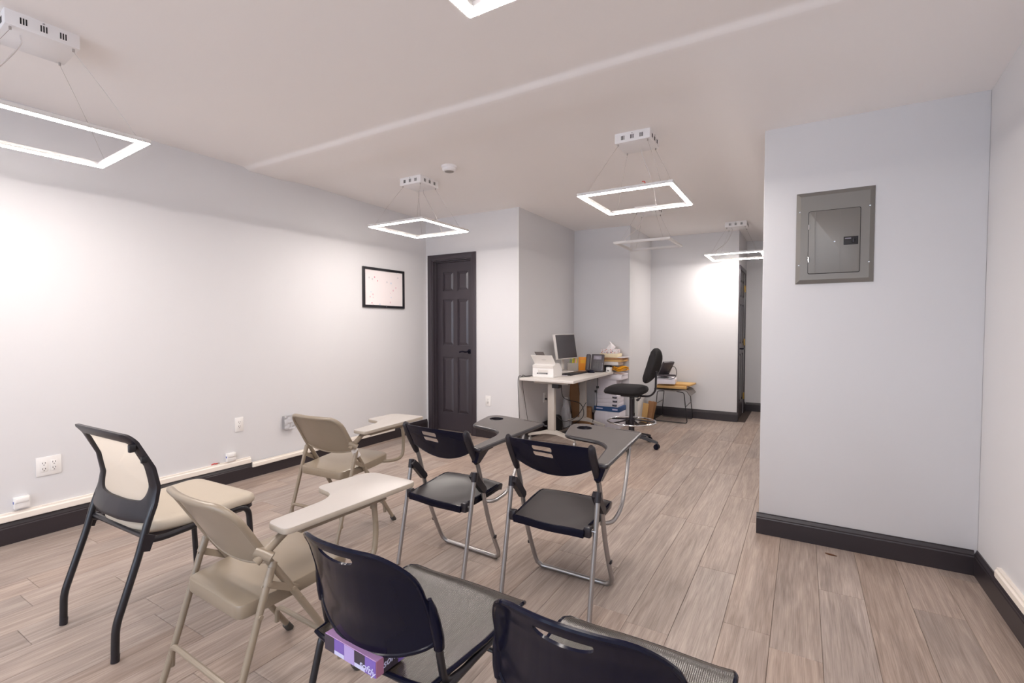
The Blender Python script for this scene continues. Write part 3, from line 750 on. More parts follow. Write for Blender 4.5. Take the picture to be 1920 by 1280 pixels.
# --- black plastic folding chair on silver legs with a grey writing tablet; origin between the rear feet
def black_folder(label, loc, rz, sc=1.0):
    t = thing('tablet_arm_chair', label, 'chair', loc, rz, 'black folding chairs with grey tablets', sc)
    W = .205
    FT = [(.052, .735), (.066, .70), (.13, .58), (.162, .487), (.193, .372), (.232, .245), (.283, .125), (.315, .055), (.335, .012)]
    P = [(W, v, z) for v, z in spline_vz(FT[:7], 3)]
    path = P+[(W, .315, .058), (W-.006, .326, .030), (W-.030, .335, .0115), (W-.07, .336, .0115)]
    path = path+[(-x, y, z) for x, y, z in path[::-1]]
    ff = MB().tube(path, .0112, 12).build('front_frame', 'silver', t)
    for s in (-1, 1):
        v = prof_at(FT, .155); MB().box(s*W-.006+s*.010, s*W+.006+s*.010, v-.009, v+.009, .147, .163, bev=.002).build('bumper', 'blackp', ff)
        rg = MB().tube([(s*(W+.012), .100, .525), (s*(W+.012), .070, .36), (s*(W+.012), 0, .004)], .0108, 12).build('rear_leg', 'silver', t)
        MB().tube([(s*(W+.012), .094, .490), (s*(W+.012), .102, .534)], .0148, 12).build('leg_cap', 'blackp', rg)
        a, b = V((s*(W+.002), .105, .512)), V((s*(W+.002), prof_at(FT, .425)+.002, .425))
        d = (b-a).normalized(); n = V((0, -d.z, d.y))
        MB().loft([[tuple(p+n*k*w_+V((s*q, 0, 0))) for k, q in ((-1, -.016), (1, -.016), (1, .012), (-1, .012))] for p, w_ in ((a-d*.014, .014), (a+d*.02, .017), (b, .017), (b+d*.012, .010))]).build('folding_hinge', 'blackp', t, smooth=0)
        MB().tube([(s*(W+.013), .105, .51), (s*(W+.020), .105, .51)], .007, 10).build('rivet', 'silver', t)
    # backrest with two slots
    def bp(u, z): return V((u, prof_at(FT, min(z, .735))-.022*(1-(u/W)**2)-.010, z))
    def bf(u, s_):
        u = u*W; k = max(0, 1-(u/W)**2)
        return bp(u, (.640-.062*k)*(1-s_)+(.736+.004*k)*s_)
    def stadium(u0, u1, a, b, n=6):
        ru, rs = .035, (b-a)/2; c = (a+b)/2; q = []
        for x, sg in ((u1-ru, 1), (u0+ru, -1)):
            for j in range(n+1):
                an = -math.pi/2+math.pi*j/n; q.append((x+sg*ru*math.cos(an), c+sg*rs*math.sin(an)))
        return q
    us = [-1+2*i/24 for i in range(25)]; ss = [j/14 for j in range(15)]
    bk = MB().shell_holes(bf, us, ss, .005, [stadium(-.36, .13, .525, .675), stadium(-.36, .13, .715, .865)]).build('backrest', 'gloss', t, smooth=40)
    G = [[bf(u, 0) for u in us]]
    MB().tube([V(p)+V((0, 0, -.001)) for p in G[0]], .0035, 8).build('lower_lip', 'gloss', bk)
    for s in (-1, 1):
        q = [(s*W, v-.004, z) for v, z in [(.046, .742), (.052, .735), (.066, .70), (.098, .64), (.128, .583), (.134, .572)]]
        MB().tube(q, [.010, .0165, .0185, .0185, .0155, .0125], 14).build('sleeve', 'blackp', bk)
    # dished seat
    G = []
    for j in range(13):
        b = j/12; row = []; v = .040+.345*b
        hw = .172+.016*math.sin(b*math.pi*.5) - (.012*((b-.75)/.25)**2 if b > .75 else 0)
        for i in range(15):
            u = -1+2*i/14
            vv = v+.018*(1-u*u)*b
            z = .372+.034*b-.012*math.exp(-((u*1.25)**2+((b-.42)*2.3)**2)**2)-.016*max(0, (b-.82)/.18)**2
            row.append((u*hw, vv, z))
        G.append(row)
    st = MB().shell(G, .010)
    st.build('seat', 'seatp', t, smooth=50)
    edge = [G[0][i] for i in range(15)]+[G[j][14] for j in range(1, 13)]+[G[12][i] for i in range(13, -1, -1)]+[G[j][0] for j in range(11, 0, -1)]
    lo = [V(p)+V((0, 0, .006)) for p in edge]; c = V((0, .21, 0))
    def off(p, k): q = V((p.x, p.y-.21, 0)); return p+q.normalized()*k
    MB().loft([[off(p, -.012)-V((0, 0, .030)) for p in lo], [off(p, .001)-V((0, 0, .034)) for p in lo], [off(p, .006)-V((0, 0, .008)) for p in lo], [off(p, .004)+V((0, 0, .0)) for p in lo], [off(p, -.004)+V((0, 0, .001)) for p in lo], [off(p, -.012)-V((0, 0, .006)) for p in lo]], cap0=True, cap1=False).build('seat_rim', 'gloss', t, smooth=50)
    for s in (-1, 1):
        MB().box(s*.186-.016, s*.186+.016, .046, .078, .345, .392, bev=.006).build('seat_pivot', 'blackp', t)
        MB().tube([(s*.17, .067, .372), (s*.222, .067, .372)], .006, 10).build('pivot_pin', 'silver', t)
    # writing tablet
    zt = .662
    o = fillet([(x, y, 0) for x, y in [(.208, .100), (.254, .092), (.200, .795), (-.170, .850), (-.215, .800), (-.130, .520), (.085, .480), (.160, .390)]], [.012, .012, .02, .05, .04, .05, .07, .06], 7, closed=True)
    O2 = [(p.x, p.y) for p in o]
    hole = [(-.110+.042*math.cos(a*math.pi/16), .735+.042*math.sin(a*math.pi/16)) for a in range(32)]
    gm = Matrix.Translation((0, .04, 0)) @ Matrix.Rotation(R(-6.5), 4, 'Z')
    gr = [((gm @ V((x, y, 0))).x, (gm @ V((x, y, 0))).y) for x, y in ((-.03, .752), (.150, .752), (.150, .763), (-.03, .763))]
    tb = MB().plate(O2, [hole, gr], zt-.020, zt).build('tablet', 'greytop', t, smooth=30)
    MB().tube([(x, y, zt-.011) for x, y in O2], .0105, 8, closed=True).build('edge_band', 'blackp', tb)
    MB().lathe([(0, -.050), (.040, -.050), (.0418, -.046), (.0425, -.001), (.0425, .0), (.0405, -.001), (.039, -.046), (0, -.046)], 32, c=(-.110, .735, zt)).build('cup_well', 'blackp', tb)
    MB().tube([(x, y, zt) for x, y in hole], .0022, 8, closed=True).build('cup_rim', 'gloss', tb)
    MB().box(-.032, .152, .750, .765, zt-.018, zt-.012, m=gm).build('groove_floor', 'blackp', tb, smooth=0)
    MB().loft([[(.196, .105, .580), (.226, .105, .580), (.226, .130, .575), (.196, .130, .575)], [(.200, .100, .630), (.246, .100, .630), (.246, .175, .634), (.200, .175, .634)], [(.200, .096, zt-.022), (.250, .096, zt-.022), (.250, .21, zt-.022), (.200, .21, zt-.022)]]).build('tablet_bracket', 'gloss', t, smooth=30)
    p = fillet([(W-.02, .21, .352), (W+.025, .245, .352), (.228, .375, .365), (.222, .480, .50), (.214, .545, zt-.02)], [.02, .03, .06, .08, .05], 7)
    MB().tube(p, .0095, 12).build('tablet_post', 'silver', t)
    return t
black_folder('black plastic folding chair on silver legs, left of the pair with grey tablets', (-1.585, 1.826, 0), -3.0, 1.0)
black_folder('black plastic folding chair on silver legs, right of the pair with grey tablets', (-.962, 1.862, 0), 0.0, 1.0)

# --- guest chair with mesh back
t = thing('guest_chair', 'black-framed chair with beige padded seat and cream mesh back, by the left wall', 'chair', (-2.406, .743, 0), 1.5)
W = .232
PR = [(0, 0.004), (.004, .128), (.036, .215), (.083, .365), (.116, .485), (.140, .55), (.152, .615), (.132, .725), (.100, .785), (.058, .842)]
for s in (-1, 1):
    lg = MB().tube(fillet([(s*W, v, z) for v, z in PR[:2]+PR[3:6]], .035, 5), .0135, 12).build('rear_leg', 'tube', t)
    MB().tube([(s*W, 0, 0), (s*W, .002, .028)], .0142, 12).build('foot_cap', 'blackp', lg)
    p = fillet([(s*W, .098, .418), (s*(W+.004), .16, .408), (s*(W+.010), .515, .428), (s*(W+.012), .535, .002)], [0, .05, .055, 0], 8)
    fg = MB().tube(p, .0125, 12).build('front_leg', 'tube', t)
    MB().tube([(s*(W+.012), .535, 0), (s*(W+.012), .534, .025)], .0138, 12).build('foot_cap', 'blackp', fg)
    MB().loft([[(s*(W+.004), .098, .45), (s*(W+.016), .098, .45), (s*(W+.016), .135, .43), (s*(W+.004), .135, .43)], [(s*(W+.004), .082, .385), (s*(W+.016), .082, .385), (s*(W+.016), .115, .375), (s*(W+.004), .115, .375)]]).build('side_bracket', 'blackp', t, smooth=0)
MB().tube([(-W, .112, .428), (W, .112, .428)], .011, 10).build('rear_crossbar', 'tube', t)
MB().tube([(-W, .50, .418), (W, .50, .418)], .010, 10).build('front_crossbar', 'tube', t)
def gb(u, z):
    k = 1-min(1, abs(u)/W)**2
    return V((u, prof_at(PR, z)-.030*k, z))
# back frame as one loop band around the mesh
def outline(hw_t, hw_m, hw_b, zb, zt_, rc, n=9):
    pts = []
    rows = [(hw_b, zb), (hw_m, zb+(zt_-zb)*.40), (hw_t, zt_)]
    poly = [(-hw_b*.5, zb-.006, .0), (hw_b*.5, zb-.006, 0), (hw_b, zb, 0), (hw_m, zb+(zt_-zb)*.40, 0), (hw_t, zt_-.0, 0), (-hw_t, zt_, 0), (-hw_m, zb+(zt_-zb)*.40, 0), (-hw_b, zb, 0)]
    return fillet(poly, [.08, .08, rb, .1, rc, rc, .1, rb], n, closed=True)
rb = .030
oo = outline(.230, .246, .244, .484, .840, .035); rb = .055; ii = outline(.190, .204, .188, .556, .800, .020)
n_ = len(oo); mb = MB(); fr, bkk = [], []
def frp(p, d): return gb(p.x, p.y)+V((0, d, 0))
loops = [[frp(p, .008) for p in oo], [frp(p, -.006) for p in oo], [frp(p*.8+q_*.2, -.012) for p, q_ in zip(oo, ii)], [frp(p*.2+q_*.8, -.012) for p, q_ in zip(oo, ii)], [frp(p, -.006) for p in ii], [frp(p, .008) for p in ii], [frp(p, .008) for p in oo]]
bf = mb.loft(loops, False, False).build('back_frame', 'blackp', t, smooth=50)
G = [[gb(-.20+.40*i/14, .545+.262*j/14)+V((0, .004, 0)) for j in range(15)] for i in range(15)]
def mk(i, j):
    return True
MB().loft([[frp(p, .002) for p in [V((q.x*1.03, .68+(q.y-.68)*1.03, 0)) for q in ii]], [frp(p, .004) for p in ii], [frp(V((p.x*.5, .68+(p.y-.68)*.5, 0)), .003) for p in ii], [frp(V((p.x*.01, .68+(p.y-.68)*.01, 0)), .003) for p in ii]], False, True).build('mesh_panel', 'mesh', bf, smooth=60)
MB().box(W-.012, W+.006, .060, .082, .770, .800, bev=.003).build('clip', 'tube', bf)
MB().box(W-.006, W+.008, .098, .118, .720, .745, bev=.003).build('clip', 'tube', bf)
# padded seat
q = fillet([(-.190, .110, 0), (.190, .110, 0), (.245, .34, 0), (.250, .565, 0), (-.240, .555, 0), (-.238, .34, 0)], [.10, .10, .12, .06, .06, .12], 8, closed=True)
c = V((0, .32, 0)); loops = []
for k, z in ((.90, .418), (.965, .420), (.995, .430), (1.0, .442), (.985, .455), (.94, .464), (.80, .469), (.5, .470), (.02, .470)):
    loops.append([tuple(c+(p-c)*k+V((0, 0, z+(.012*max(0, ((p-c).y*k)/.23)) - .06*max(0, ((p-c).y*k-.17))))) for p in q])
MB().loft(loops).build('seat_cushion', 'beige', t, smooth=60)
MB().loft([[tuple(c+(p-c)*k+V((0, 0, z))) for p in q] for k, z in ((.86, .398), (.93, .402), (.965, .412), (.96, .424))]).build('seat_pan', 'blackp', t, smooth=60)

# --- black stacking chairs in the front row; origin under the back uprights
def stack_chair(label, loc, rz):
    t = thing('stacking_chair', label, 'chair', loc, rz, 'glossy black stacking chairs')
    W = .198
    BP = [(-.005, .44), (-.008, .50), (-.014, .56), (-.030, .64), (-.048, .70), (-.066, .738)]
    H1, rc = .742, .072
    def hw(z):
        b = .198-.024*max(0, (z-.52)/.22)
        return b if z < H1-rc else b-rc+math.sqrt(max(0, rc*rc-(min(z, H1)-(H1-rc))**2))
    def bp(u, z):
        k = 1-min(1, abs(u)/W)**2
        return V((u, prof_at(BP, min(z, .738))-(.055+.022*max(0, (z-.55)/.19))*k-.004, z+.024*k*max(0, (z-.62)/.12)))
    def bf(u, s_):
        u = max(-1, min(1, u)); z = (.545-.058*max(0, 1-u*u)**.75)*(1-s_)+H1*s_
        return bp(u*hw(z), z)
    us = [-1+2*i/36 for i in range(37)]; ss = [0, .07, .14, .22, .3, .38, .46, .54, .62, .7, .77, .82, .86, .9, .93, .955, .975, .99, 1.0]
    hole = [(-.36+.72*i/12, .935) for i in range(13)]+[(.36*math.cos(math.pi*i/14), .935-.085*math.sin(math.pi*i/14)**.8) for i in range(1, 14)]
    hole = [(x, y) for x, y in hole][::-1]
    bk = MB().shell_holes(bf, us, ss, .0055, [hole]).build('backrest', 'gloss', t, smooth=55)
    e = [bf(u, 0) for u in us]+[bf(1, q) for q in ss[1:]]+[bf(u, 1) for u in us[-2::-1]]+[bf(-1, q) for q in ss[-2:0:-1]]
    MB().tube(e, .0058, 8, closed=True).build('rolled_edge', 'gloss', bk)
    for s in (-1, 1):
        MB().tube([(s*(W-.10*max(0, z-.55)), v-.002, z) for v, z in ((-.010, .525), (-.013, .55), (-.020, .59), (-.026, .62), (-.031, .645))], [.0125, .0140, .0135, .0110, .005], 12).build('sleeve', 'gloss', bk)
        p = fillet([(s*(W-.005), -.022, .60), (s*W, -.008, .50), (s*W, .006, .432), (s*(W+.008), .06, .428), (s*(W+.008), .330, .436), (s*(W+.010), .372, .415), (s*(W+.020), .400, .0)], [0, .04, .045, .03, .05, .03, 0], 7)
        fg = MB().tube(p, .0095, 12).build('upright_and_front_leg', 'tube', t)
        MB().tube([(s*(W+.020), .400, 0), (s*(W+.0195), .3985, .022)], .0125, 10).build('foot_cap', 'blackp', fg)
        p = fillet([(s*(W+.004), .10, .424), (s*(W+.010), -.008, .428), (s*(W+.022), -.120, .0)], .03, 7)
        rg = MB().tube(p, .0095, 12).build('rear_leg', 'tube', t)
        MB().tube([(s*(W+.022), -.120, 0), (s*(W+.0215), -.114, .022)], .0125, 10).build('foot_cap', 'blackp', rg)
    MB().tube(fillet([(-W, .0, .428), (-W+.03, -.026, .424), (W-.03, -.026, .424), (W, .0, .428)], .03, 6), .0095, 12).build('rear_rail', 'tube', t)
    MB().tube([(-W-.014, .392, .24), (W+.010, .392, .24)], .0075, 10).build('front_crossbar', 'tube', t)
    G = []
    for j in range(19):
        b = j/18; row = []; v = -.040+.425*b
        hwd = .192+.022*min(1, b*2.2)-(.02*((b-.86)/.14)**2 if b > .86 else 0)
        for i in range(19):
            u = -1+2*i/18
            z = .446+.010*b-.010*(1-abs(u)**3)*math.sin(min(1, b*1.15)*math.pi)+.006*abs(u)**6
            z -= .030*max(0, (b-.84)/.16)**2
            row.append((u*hwd, v+.012*(1-u*u)*(1 if b > .5 else -1)*abs(2*b-1), z))
        G.append(row)
    st = MB().shell(G, .006).build('seat', 'ribbed', t, smooth=55)
    n = 19; e = [G[0][i] for i in range(n)]+[G[j][n-1] for j in range(1, n)]+[G[n-1][i] for i in range(n-2, -1, -1)]+[G[j][0] for j in range(n-2, 0, -1)]
    MB().tube([V(p)-V((0, 0, .002)) for p in e], .0062, 8, closed=True).build('seat_edge', 'gloss', st)
    return t
stack_chair('glossy black stacking chair with a purple box on its seat, front row', (-.888, .842, 0), 0)
stack_chair('glossy black stacking chair at the bottom edge, rightmost of the front row', (-.330, .842, 0), 0)

# purple tissue box on the left stacking chair
t = thing('tissue_box', 'flat purple checkered box on the black stacking chair seat', 'box', (-.905, .806, .4525), -3)
bw, bd, bh = .094, .044, .040
MB().box(-bw, bw, -bd, bd, 0, bh, bev=.0012, seg=1).build('carton', 'lilac', t, smooth=0)
for i, mname in enumerate(('plum', 'violet', 'lilac2', 'plum', 'violet')):
    a, b = -bw+2*bw*i/5, -bw+2*bw*(i+1)/5
    lo = .011 if i in (1, 3) else .001
    MB().box(a+.0006, b-.0004, -bd-.0007, -bd+.001, lo, bh-.001).build('print_square', mname, t, smooth=0)
    if lo > .005: MB().box(a+.0006, b-.0004, -bd-.0006, -bd+.001, .001, lo).build('print_square', 'icewhite', t, smooth=0)
for i, mname in enumerate(('pinkcard', 'plum', 'plum', 'violet')):
    a, b = -bd+2*bd*i/4, -bd+2*bd*(i+1)/4
    MB().box(bw-.001, bw+.0007, a+.0004, b, .001, bh-.001).build('print_square', mname, t, smooth=0)
def text_mesh(s, size, mat, parent, mtx):
    cu = bpy.data.curves.new('lettering', 'FONT'); cu.body = s; cu.size = size; cu.align_x = 'CENTER'; cu.align_y = 'CENTER'; cu.extrude = .0003; cu.shear = .3; cu.offset = size*.012
    ob = bpy.data.objects.new('tmp_lettering', cu); COL.objects.link(ob)
    dg = bpy.context.evaluated_depsgraph_get(); me = bpy.data.meshes.new_from_object(ob.evaluated_get(dg))
    bpy.data.objects.remove(ob); me.transform(mtx); me.materials.clear(); me.materials.append(M[mat])
    o = bpy.data.objects.new('lettering', me); COL.objects.link(o); o.parent = parent; return o
text_mesh('softly', .025, 'icewhite', t, Matrix.Translation((bw-.030, -bd-.0012, .013)) @ Matrix.Rotation(R(90), 4, 'X') @ Matrix.Rotation(R(-8), 4, 'Z'))
text_mesh('softly', .025, 'icewhite', t, Matrix.Translation((bw+.0012, .002, .024)) @ Matrix.Rotation(R(90), 4, 'Z') @ Matrix.Rotation(R(90), 4, 'X') @ Matrix.Rotation(R(8), 4, 'Z'))

# ------------------------------------------------------------------ desk and what stands on it
DT = .70
t = thing('desk', 'white-topped desk on two grey castered T-legs in the alcove', 'desk', (-2.265, 5.04, 0))
MB().box(-.31, .31, -.60, .60, DT-.028, DT, bev=.003).build('desktop', 'desk', t)
for y, sg in ((-.45, 1), (.40, 1)):
    lg = MB().box(-.040, .040, y-.026, y+.026, .115, DT-.06, bev=.010).box(-.20, .20, y-.035, y+.035, DT-.06, DT-.028, bev=.004).build('leg_column', 'desklg', t)
    for s in (-1, 1):
        ft = [[(s*x, y+dy, z+dz) for dy, dz in ((-.028, -h), (.028, -h), (.026, h), (-.026, h))] for x, z, h in ((.0, .128, .020), (.06, .125, .018), (.16, .100, .013), (.26, .078, .011), (.272, .074, .009))]
        MB().loft(ft).build('foot', 'desklg', lg, smooth=30)
        c = (s*.262, y, 0)
        MB().tube([(c[0], y, .074), (c[0], y, .045)], .010, 10).tube([(c[0]-.010, y, .023), (c[0]+.010, y, .023)], .0225, 14).build('caster', 'steel', lg)
    MB().box(.02, .10, y-.045, y+.02, DT-.10, DT-.06, bev=.004).build('latch', 'dark', t)
MB().tube([(0, -.45, DT-.075), (0, .40, DT-.075)], .016, 10).build('crossbeam', 'dark', t)
# power cords as things of their own
def cable(label, pts, r=.0035, mat='tube', name='power_cable'):
    o = MB().tube(spline(pts, 7), r, 7).build(name, mat); return tag(o, label, 'cable')
cable('black cable hanging from the desk corner down the alcove wall', [(-2.53, 4.60, .704), (-2.56, 4.50, .706), (-2.585, 4.432, .70), (-2.585, 4.44, .45), (-2.57, 4.45, .20), (-2.52, 4.50, .06), (-2.50, 4.46, .012)])
cable('second thin cable hanging beside the alcove corner', [(-2.50, 4.66, .706), (-2.56, 4.56, .708), (-2.590, 4.52, .69), (-2.575, 4.58, .35), (-2.56, 4.66, .010)], .0028)
cable('cable coil standing on the floor below the alcove corner', [(-2.56, 4.36, .01), (-2.55, 4.37, .10), (-2.50, 4.37, .16), (-2.46, 4.37, .10), (-2.45, 4.37, .02), (-2.48, 4.385, .09), (-2.51, 4.39, .13), (-2.55, 4.39, .07), (-2.56, 4.40, .01)], .004)
cable('black cable looping from the wall outlet under the desk', [(-2.565, 5.07, .393), (-2.50, 5.0, .38), (-2.42, 4.92, .30), (-2.36, 4.86, .18), (-2.38, 4.90, .06), (-2.45, 5.0, .012)])
cable('black cable hanging from under the desk middle', [(-2.35, 5.0, .64), (-2.36, 5.05, .46), (-2.32, 5.1, .40), (-2.22, 5.25, .34), (-2.20, 5.3, .20), (-2.30, 5.3, .10), (-2.45, 5.2, .012)], .004)
cable('long sagging cable between the two desk legs', [(-2.33, 4.75, .30), (-2.30, 4.9, .20), (-2.30, 5.05, .16), (-2.24, 5.2, .20), (-2.20, 5.38, .34)], .004)
o = cable('white-grey adapter cable with two black ferrites under the desk edge', [(-2.02, 5.28, .665), (-2.02, 5.28, .58), (-2.03, 5.28, .48), (-2.03, 5.28, .34), (-2.07, 5.30, .22), (-2.10, 5.34, .12)], .004)
for z, dx in ((.545, 0), (.495, -.02)): MB().tube([(-2.02+dx, 5.28, z-.012), (-2.02+dx, 5.28, z+.012)], .016, 10).build('ferrite', 'blackp', o)
t = thing('power_strip', 'black power strip on the floor under the desk', 'power strip', (-2.30, 5.16, 0), 82)
MB().box(-.15, .15, -.030, .030, .001, .040, bev=.006).build('body', 'blackp', t)
for k in range(4): MB().box(-.11+k*.06, -.085+k*.06, -.012, .012, .0395, .042).build('socket', 'dark', t, smooth=0)

# printer / scanner
t = thing('desktop_printer', 'white desktop printer with its paper tray folded up, on the desk corner', 'printer', (-2.375, 4.70, DT), 2)
MB().loft([[(x, y, z) for x, y in rrect(-.128*k, .125*k, -.118*k, .125*k, .02, 5)] for k, z in ((.97, .0005), (1, .008), (1, .022), (.975, .024))]).build('base', 'white', t, smooth=40)
pr = [(-.115, .022), (-.115, .130), (-.075, .138), (.02, .150), (.06, .140), (.118, .075), (.118, .022)]
MB().loft([[(-.122, y, z) for y, z in pr], [(.122, y, z) for y, z in pr]]).build('body', 'white', t, smooth=0)
MB().box(-.122, .122, -.118, -.112, .100, .130, bev=.002).build('front_flap', 'desk', t)
MB().box(-.055, .060, -.119, -.113, .055, .085, bev=.002).build('paper_slot', 'desk', t)
MB().box(-.050, .055, -.1195, -.1185, .045, .050).build('slot_gap', 'dark', t, smooth=0)
tr = MB().add([(-.125, -.055, .140), (.125, -.055, .140), (.100, -.105, .235), (-.150, -.105, .235), (-.125, -.049, .143), (.125, -.049, .143), (.100, -.099, .238), (-.150, -.099, .238)], [(0, 1, 2, 3), (7, 6, 5, 4), (0, 4, 5, 1), (1, 5, 6, 2), (2, 6, 7, 3), (3, 7, 4, 0)]).build('paper_tray', 'desk', t, smooth=0)
MB().box(-.03, .02, -.0835, -.079, .186, .189).build('tray_mark', 'wire', tr, smooth=0)
MB().add([(-.085, -.095, .228), (.015, -.095, .228), (.005, -.118, .272), (-.100, -.118, .272), (-.085, -.091, .230), (.015, -.091, .230), (.005, -.114, .274), (-.100, -.114, .274)], [(0, 1, 2, 3), (7, 6, 5, 4), (0, 4, 5, 1), (1, 5, 6, 2), (2, 6, 7, 3), (3, 7, 4, 0)]).build('tray_extension', 'greyseat', t, smooth=0)
for x in (-.06, .05): MB().box(x-.006, x+.006, -.128, -.115, .040, .050, bev=.002).build('plug', 'blackp', t)
MB().tube([(-.055, -.124, .045), (.045, -.124, .045)], .002, 6).build('plug_cord', 'tube', t)

# monitor
t = thing('monitor', 'black-screened monitor with silver rim turned sideways on the desk', 'monitor', (-2.43, 5.26, DT), 84)
mm = Matrix.Translation((0, -.035, .175)) @ Matrix.Rotation(R(-9), 4, 'X')
MB().box(-.225, .225, -.012, .020, -.015, .280, bev=.004, m=mm).build('housing', 'desk', t)
MB().box(-.217, .217, -.0135, -.011, -.004, .273, m=mm).build('screen', 'screen', t, smooth=0)
MB().box(-.025, .025, .018, .032, .03, .24, bev=.004).build('stand_neck', 'desk', t)
MB().slab(rrect(-.10, .10, -.08, .09, .03), .0005, .012, .003).build('stand_foot', 'desk', t)
t = thing('keyboard', 'black keyboard lying in front of the monitor', 'keyboard', (-2.24, 5.12, DT), 86)
MB().box(-.21, .21, -.065, .065, .0005, .012, bev=.003).build('keyboard_base', 'blackp', t)
for r_ in range(4): MB().box(-.20, .20, -.055+r_*.028, -.033+r_*.028, .0115, .018, bev=.002).build('key_row', 'tube', t)
t = thing('notebook', 'thin dark notebook lying behind the printer', 'notebook', (-2.30, 4.90, DT), 8)
MB().box(-.07, .07, -.045, .045, .0005, .010, bev=.002).build('cover', 'screen', t); MB().box(-.066, .071, -.0455, .0455, .003, .0075).build('pages', 'paper', t, smooth=0)
t = thing('mouse', 'black computer mouse next to the desk telephone', 'mouse', (-2.13, 5.345, DT), 80)
loops = [[(.030*k*math.cos(a*math.pi/10), .052*k*math.sin(a*math.pi/10), z) for a in range(20)] for k, z in ((.96, .0005), (1, .008), (.96, .018), (.82, .027), (.5, .033), (.05, .035))]
MB().loft(loops).build('shell', 'gloss', t, smooth=60); MB().tube([(0, .02, .033), (0, .036, .029)], .004, 8).build('wheel', 'chrome', t)
# pen pot etc.
t = thing('pen_pot', 'grey desk organiser with yellow highlighters', 'organiser', (-2.44, 5.51, DT), 30)
MB().box(-.062, .062, -.040, .040, .0005, .095, bev=.004).build('pot', 'desklg', t)
for i, (x, y, mname) in enumerate(((-.03, 0, 'green'), (.0, -.01, 'highl'), (.02, .01, 'highl'), (.035, -.015, 'pink'), (.05, .0, 'highl'))):
    MB().tube([(x, y, .06), (x+.008, y, .15)], .008, 8).build('marker', mname, t)
t = thing('orange_box', 'bright orange carton behind the highlighters', 'box', (-2.42, 5.70, DT), 20)
MB().box(-.055, .055, -.028, .028, .0005, .165, bev=.002).build('carton', 'orange', t); MB().box(-.03, .03, -.029, -.0275, .09, .13).build('window', 'yellow', t, smooth=0)
t.location = (-2.335, 5.60, DT)
t = thing('desk_phone', 'dark grey desk telephone standing on the desk', 'telephone', (-2.135, 5.47, DT), 4)
mm = Matrix.Rotation(R(-16), 4, 'X')
MB().box(-.105, .105, -.01, .10, .0005, .020, bev=.004).build('stand', 'phone', t)
MB().box(-.045, .108, -.020, .012, .006, .215, bev=.007, m=mm).build('body', 'phone', t)
MB().box(-.018, .080, -.0225, -.018, .150, .198, bev=.001, m=mm).build('display', 'lcd', t)
hs = MB().box(-.108, -.055, -.038, -.002, .008, .212, bev=.014, seg=3, m=mm).build('handset', 'phone', t)
for r_ in range(4):
    for c_ in range(3): MB().box(-.012+c_*.028, .006+c_*.028, -.0222, -.019, .040+r_*.022, .054+r_*.022, m=mm).build('key', 'blackp', t, smooth=0)
for r_ in range(5): MB().box(.094, .102, -.0222, -.019, .025+r_*.018, .034+r_*.018, m=mm).build('line_key', 'lcd', t, smooth=0)

# ---- paper stack in the alcove corner
def carton(name, label, cat, x0, x1, y0, y1, z0, z1, mat, rz=0, extra=None, lid=True):
    t = thing(name, label, cat, ((x0+x1)/2, (y0+y1)/2, z0+.0006), rz)
    a, b, h = (x1-x0)/2, (y1-y0)/2, z1-z0-.0012
    MB().box(-a, a, -b, b, 0, h, bev=min(.003, h*.2)).build('carton', mat, t)
    if extra: extra(t, a, b, h)
    return t
SX0, SX1, SY0, SY1 = -2.205, -1.885, 5.655, 5.90
def seam(t, a, b, h): MB().box(-a*.1, a*.1, -b-.0006, -b+.001, h*.3, h*.98).build('tape', 'paper', t, smooth=0)
carton('carton_box', 'white carton at the bottom of the paper stack on the floor', 'box', SX0, SX1, SY0, SY1, 0, .205, 'paperw', 0, seam)
def bluelid(t, a, b, h):
    MB().box(-a*.86, -a*.30, -b-.0007, -b+.001, h*.45, h*.7).build('print', 'icewhite', t, smooth=0)
    MB().box(a*.45, a*.85, -b-.0007, -b+.001, h*.35, h*.65).build('print', 'icewhite', t, smooth=0)
carton('blue_carton', 'flat blue carton with white print in the paper stack', 'box', SX0-.004, SX1+.004, SY0-.004, SY1+.004, .205, .262, 'blue', 0, bluelid)
def badge(t, a, b, h):
    MB().box(a*.52, a*.90, -b-.0008, -b+.001, h*.22, h*.72, bev=.0005, seg=1).build('badge', 'dark', t)
    MB().box(a*.58, a*.84, -b-.0012, -b, h*.55, h*.64).build('badge_text', 'icewhite', t, smooth=0)
for i in range(3):
    carton('paper_ream', ['white paper ream with black badge, lowest of three above the blue lid', 'white paper ream with black badge, middle of three above the blue lid', 'white paper ream with black badge, topmost of three above the blue lid'][i], 'paper ream', SX0+.01, SX1-.02, SY0+.004+.004*i, SY1-.01, .262+.048*i, .310+.048*i, 'paperw', [0, 1.5, -1][i], badge)
    bpy.data.objects[-1] if False else None
carton('carton_box', 'pale carton on top of the paper reams beside the desk', 'box', SX0+.03, SX1-.05, SY0+.02, SY1-.02, .406, .60, 'paperw', 2)
def sheets(t, a, b, h):
    rr = random.Random(5)
    for k in range(4):
        z = h+.004*k; an = rr.uniform(-14, 14)
        G = [[(-a+2*a*i/6+rr.uniform(-.002, .002), -b+2*b*j/6, z+.003*math.sin(i+j*.7+k)-.05*max(0, i/6-.72)) for j in range(7)] for i in range(7)]
        MB().shell(G, .001, m=Matrix.Rotation(R(an), 4, 'Z')).build('sheet', 'paper', t, smooth=40)
carton('paper_pile', 'untidy pile of white paper sheets level with the desk top', 'paper', SX0+.07, SX1+.03, SY0-.002, SY1-.012, .60, .664, 'paper', -3, sheets)
t = thing('yellow_envelopes', 'crumpled yellow padded envelopes on the paper pile', 'envelope', (-1.905, 5.745, .704), 12)
rr = random.Random(9)
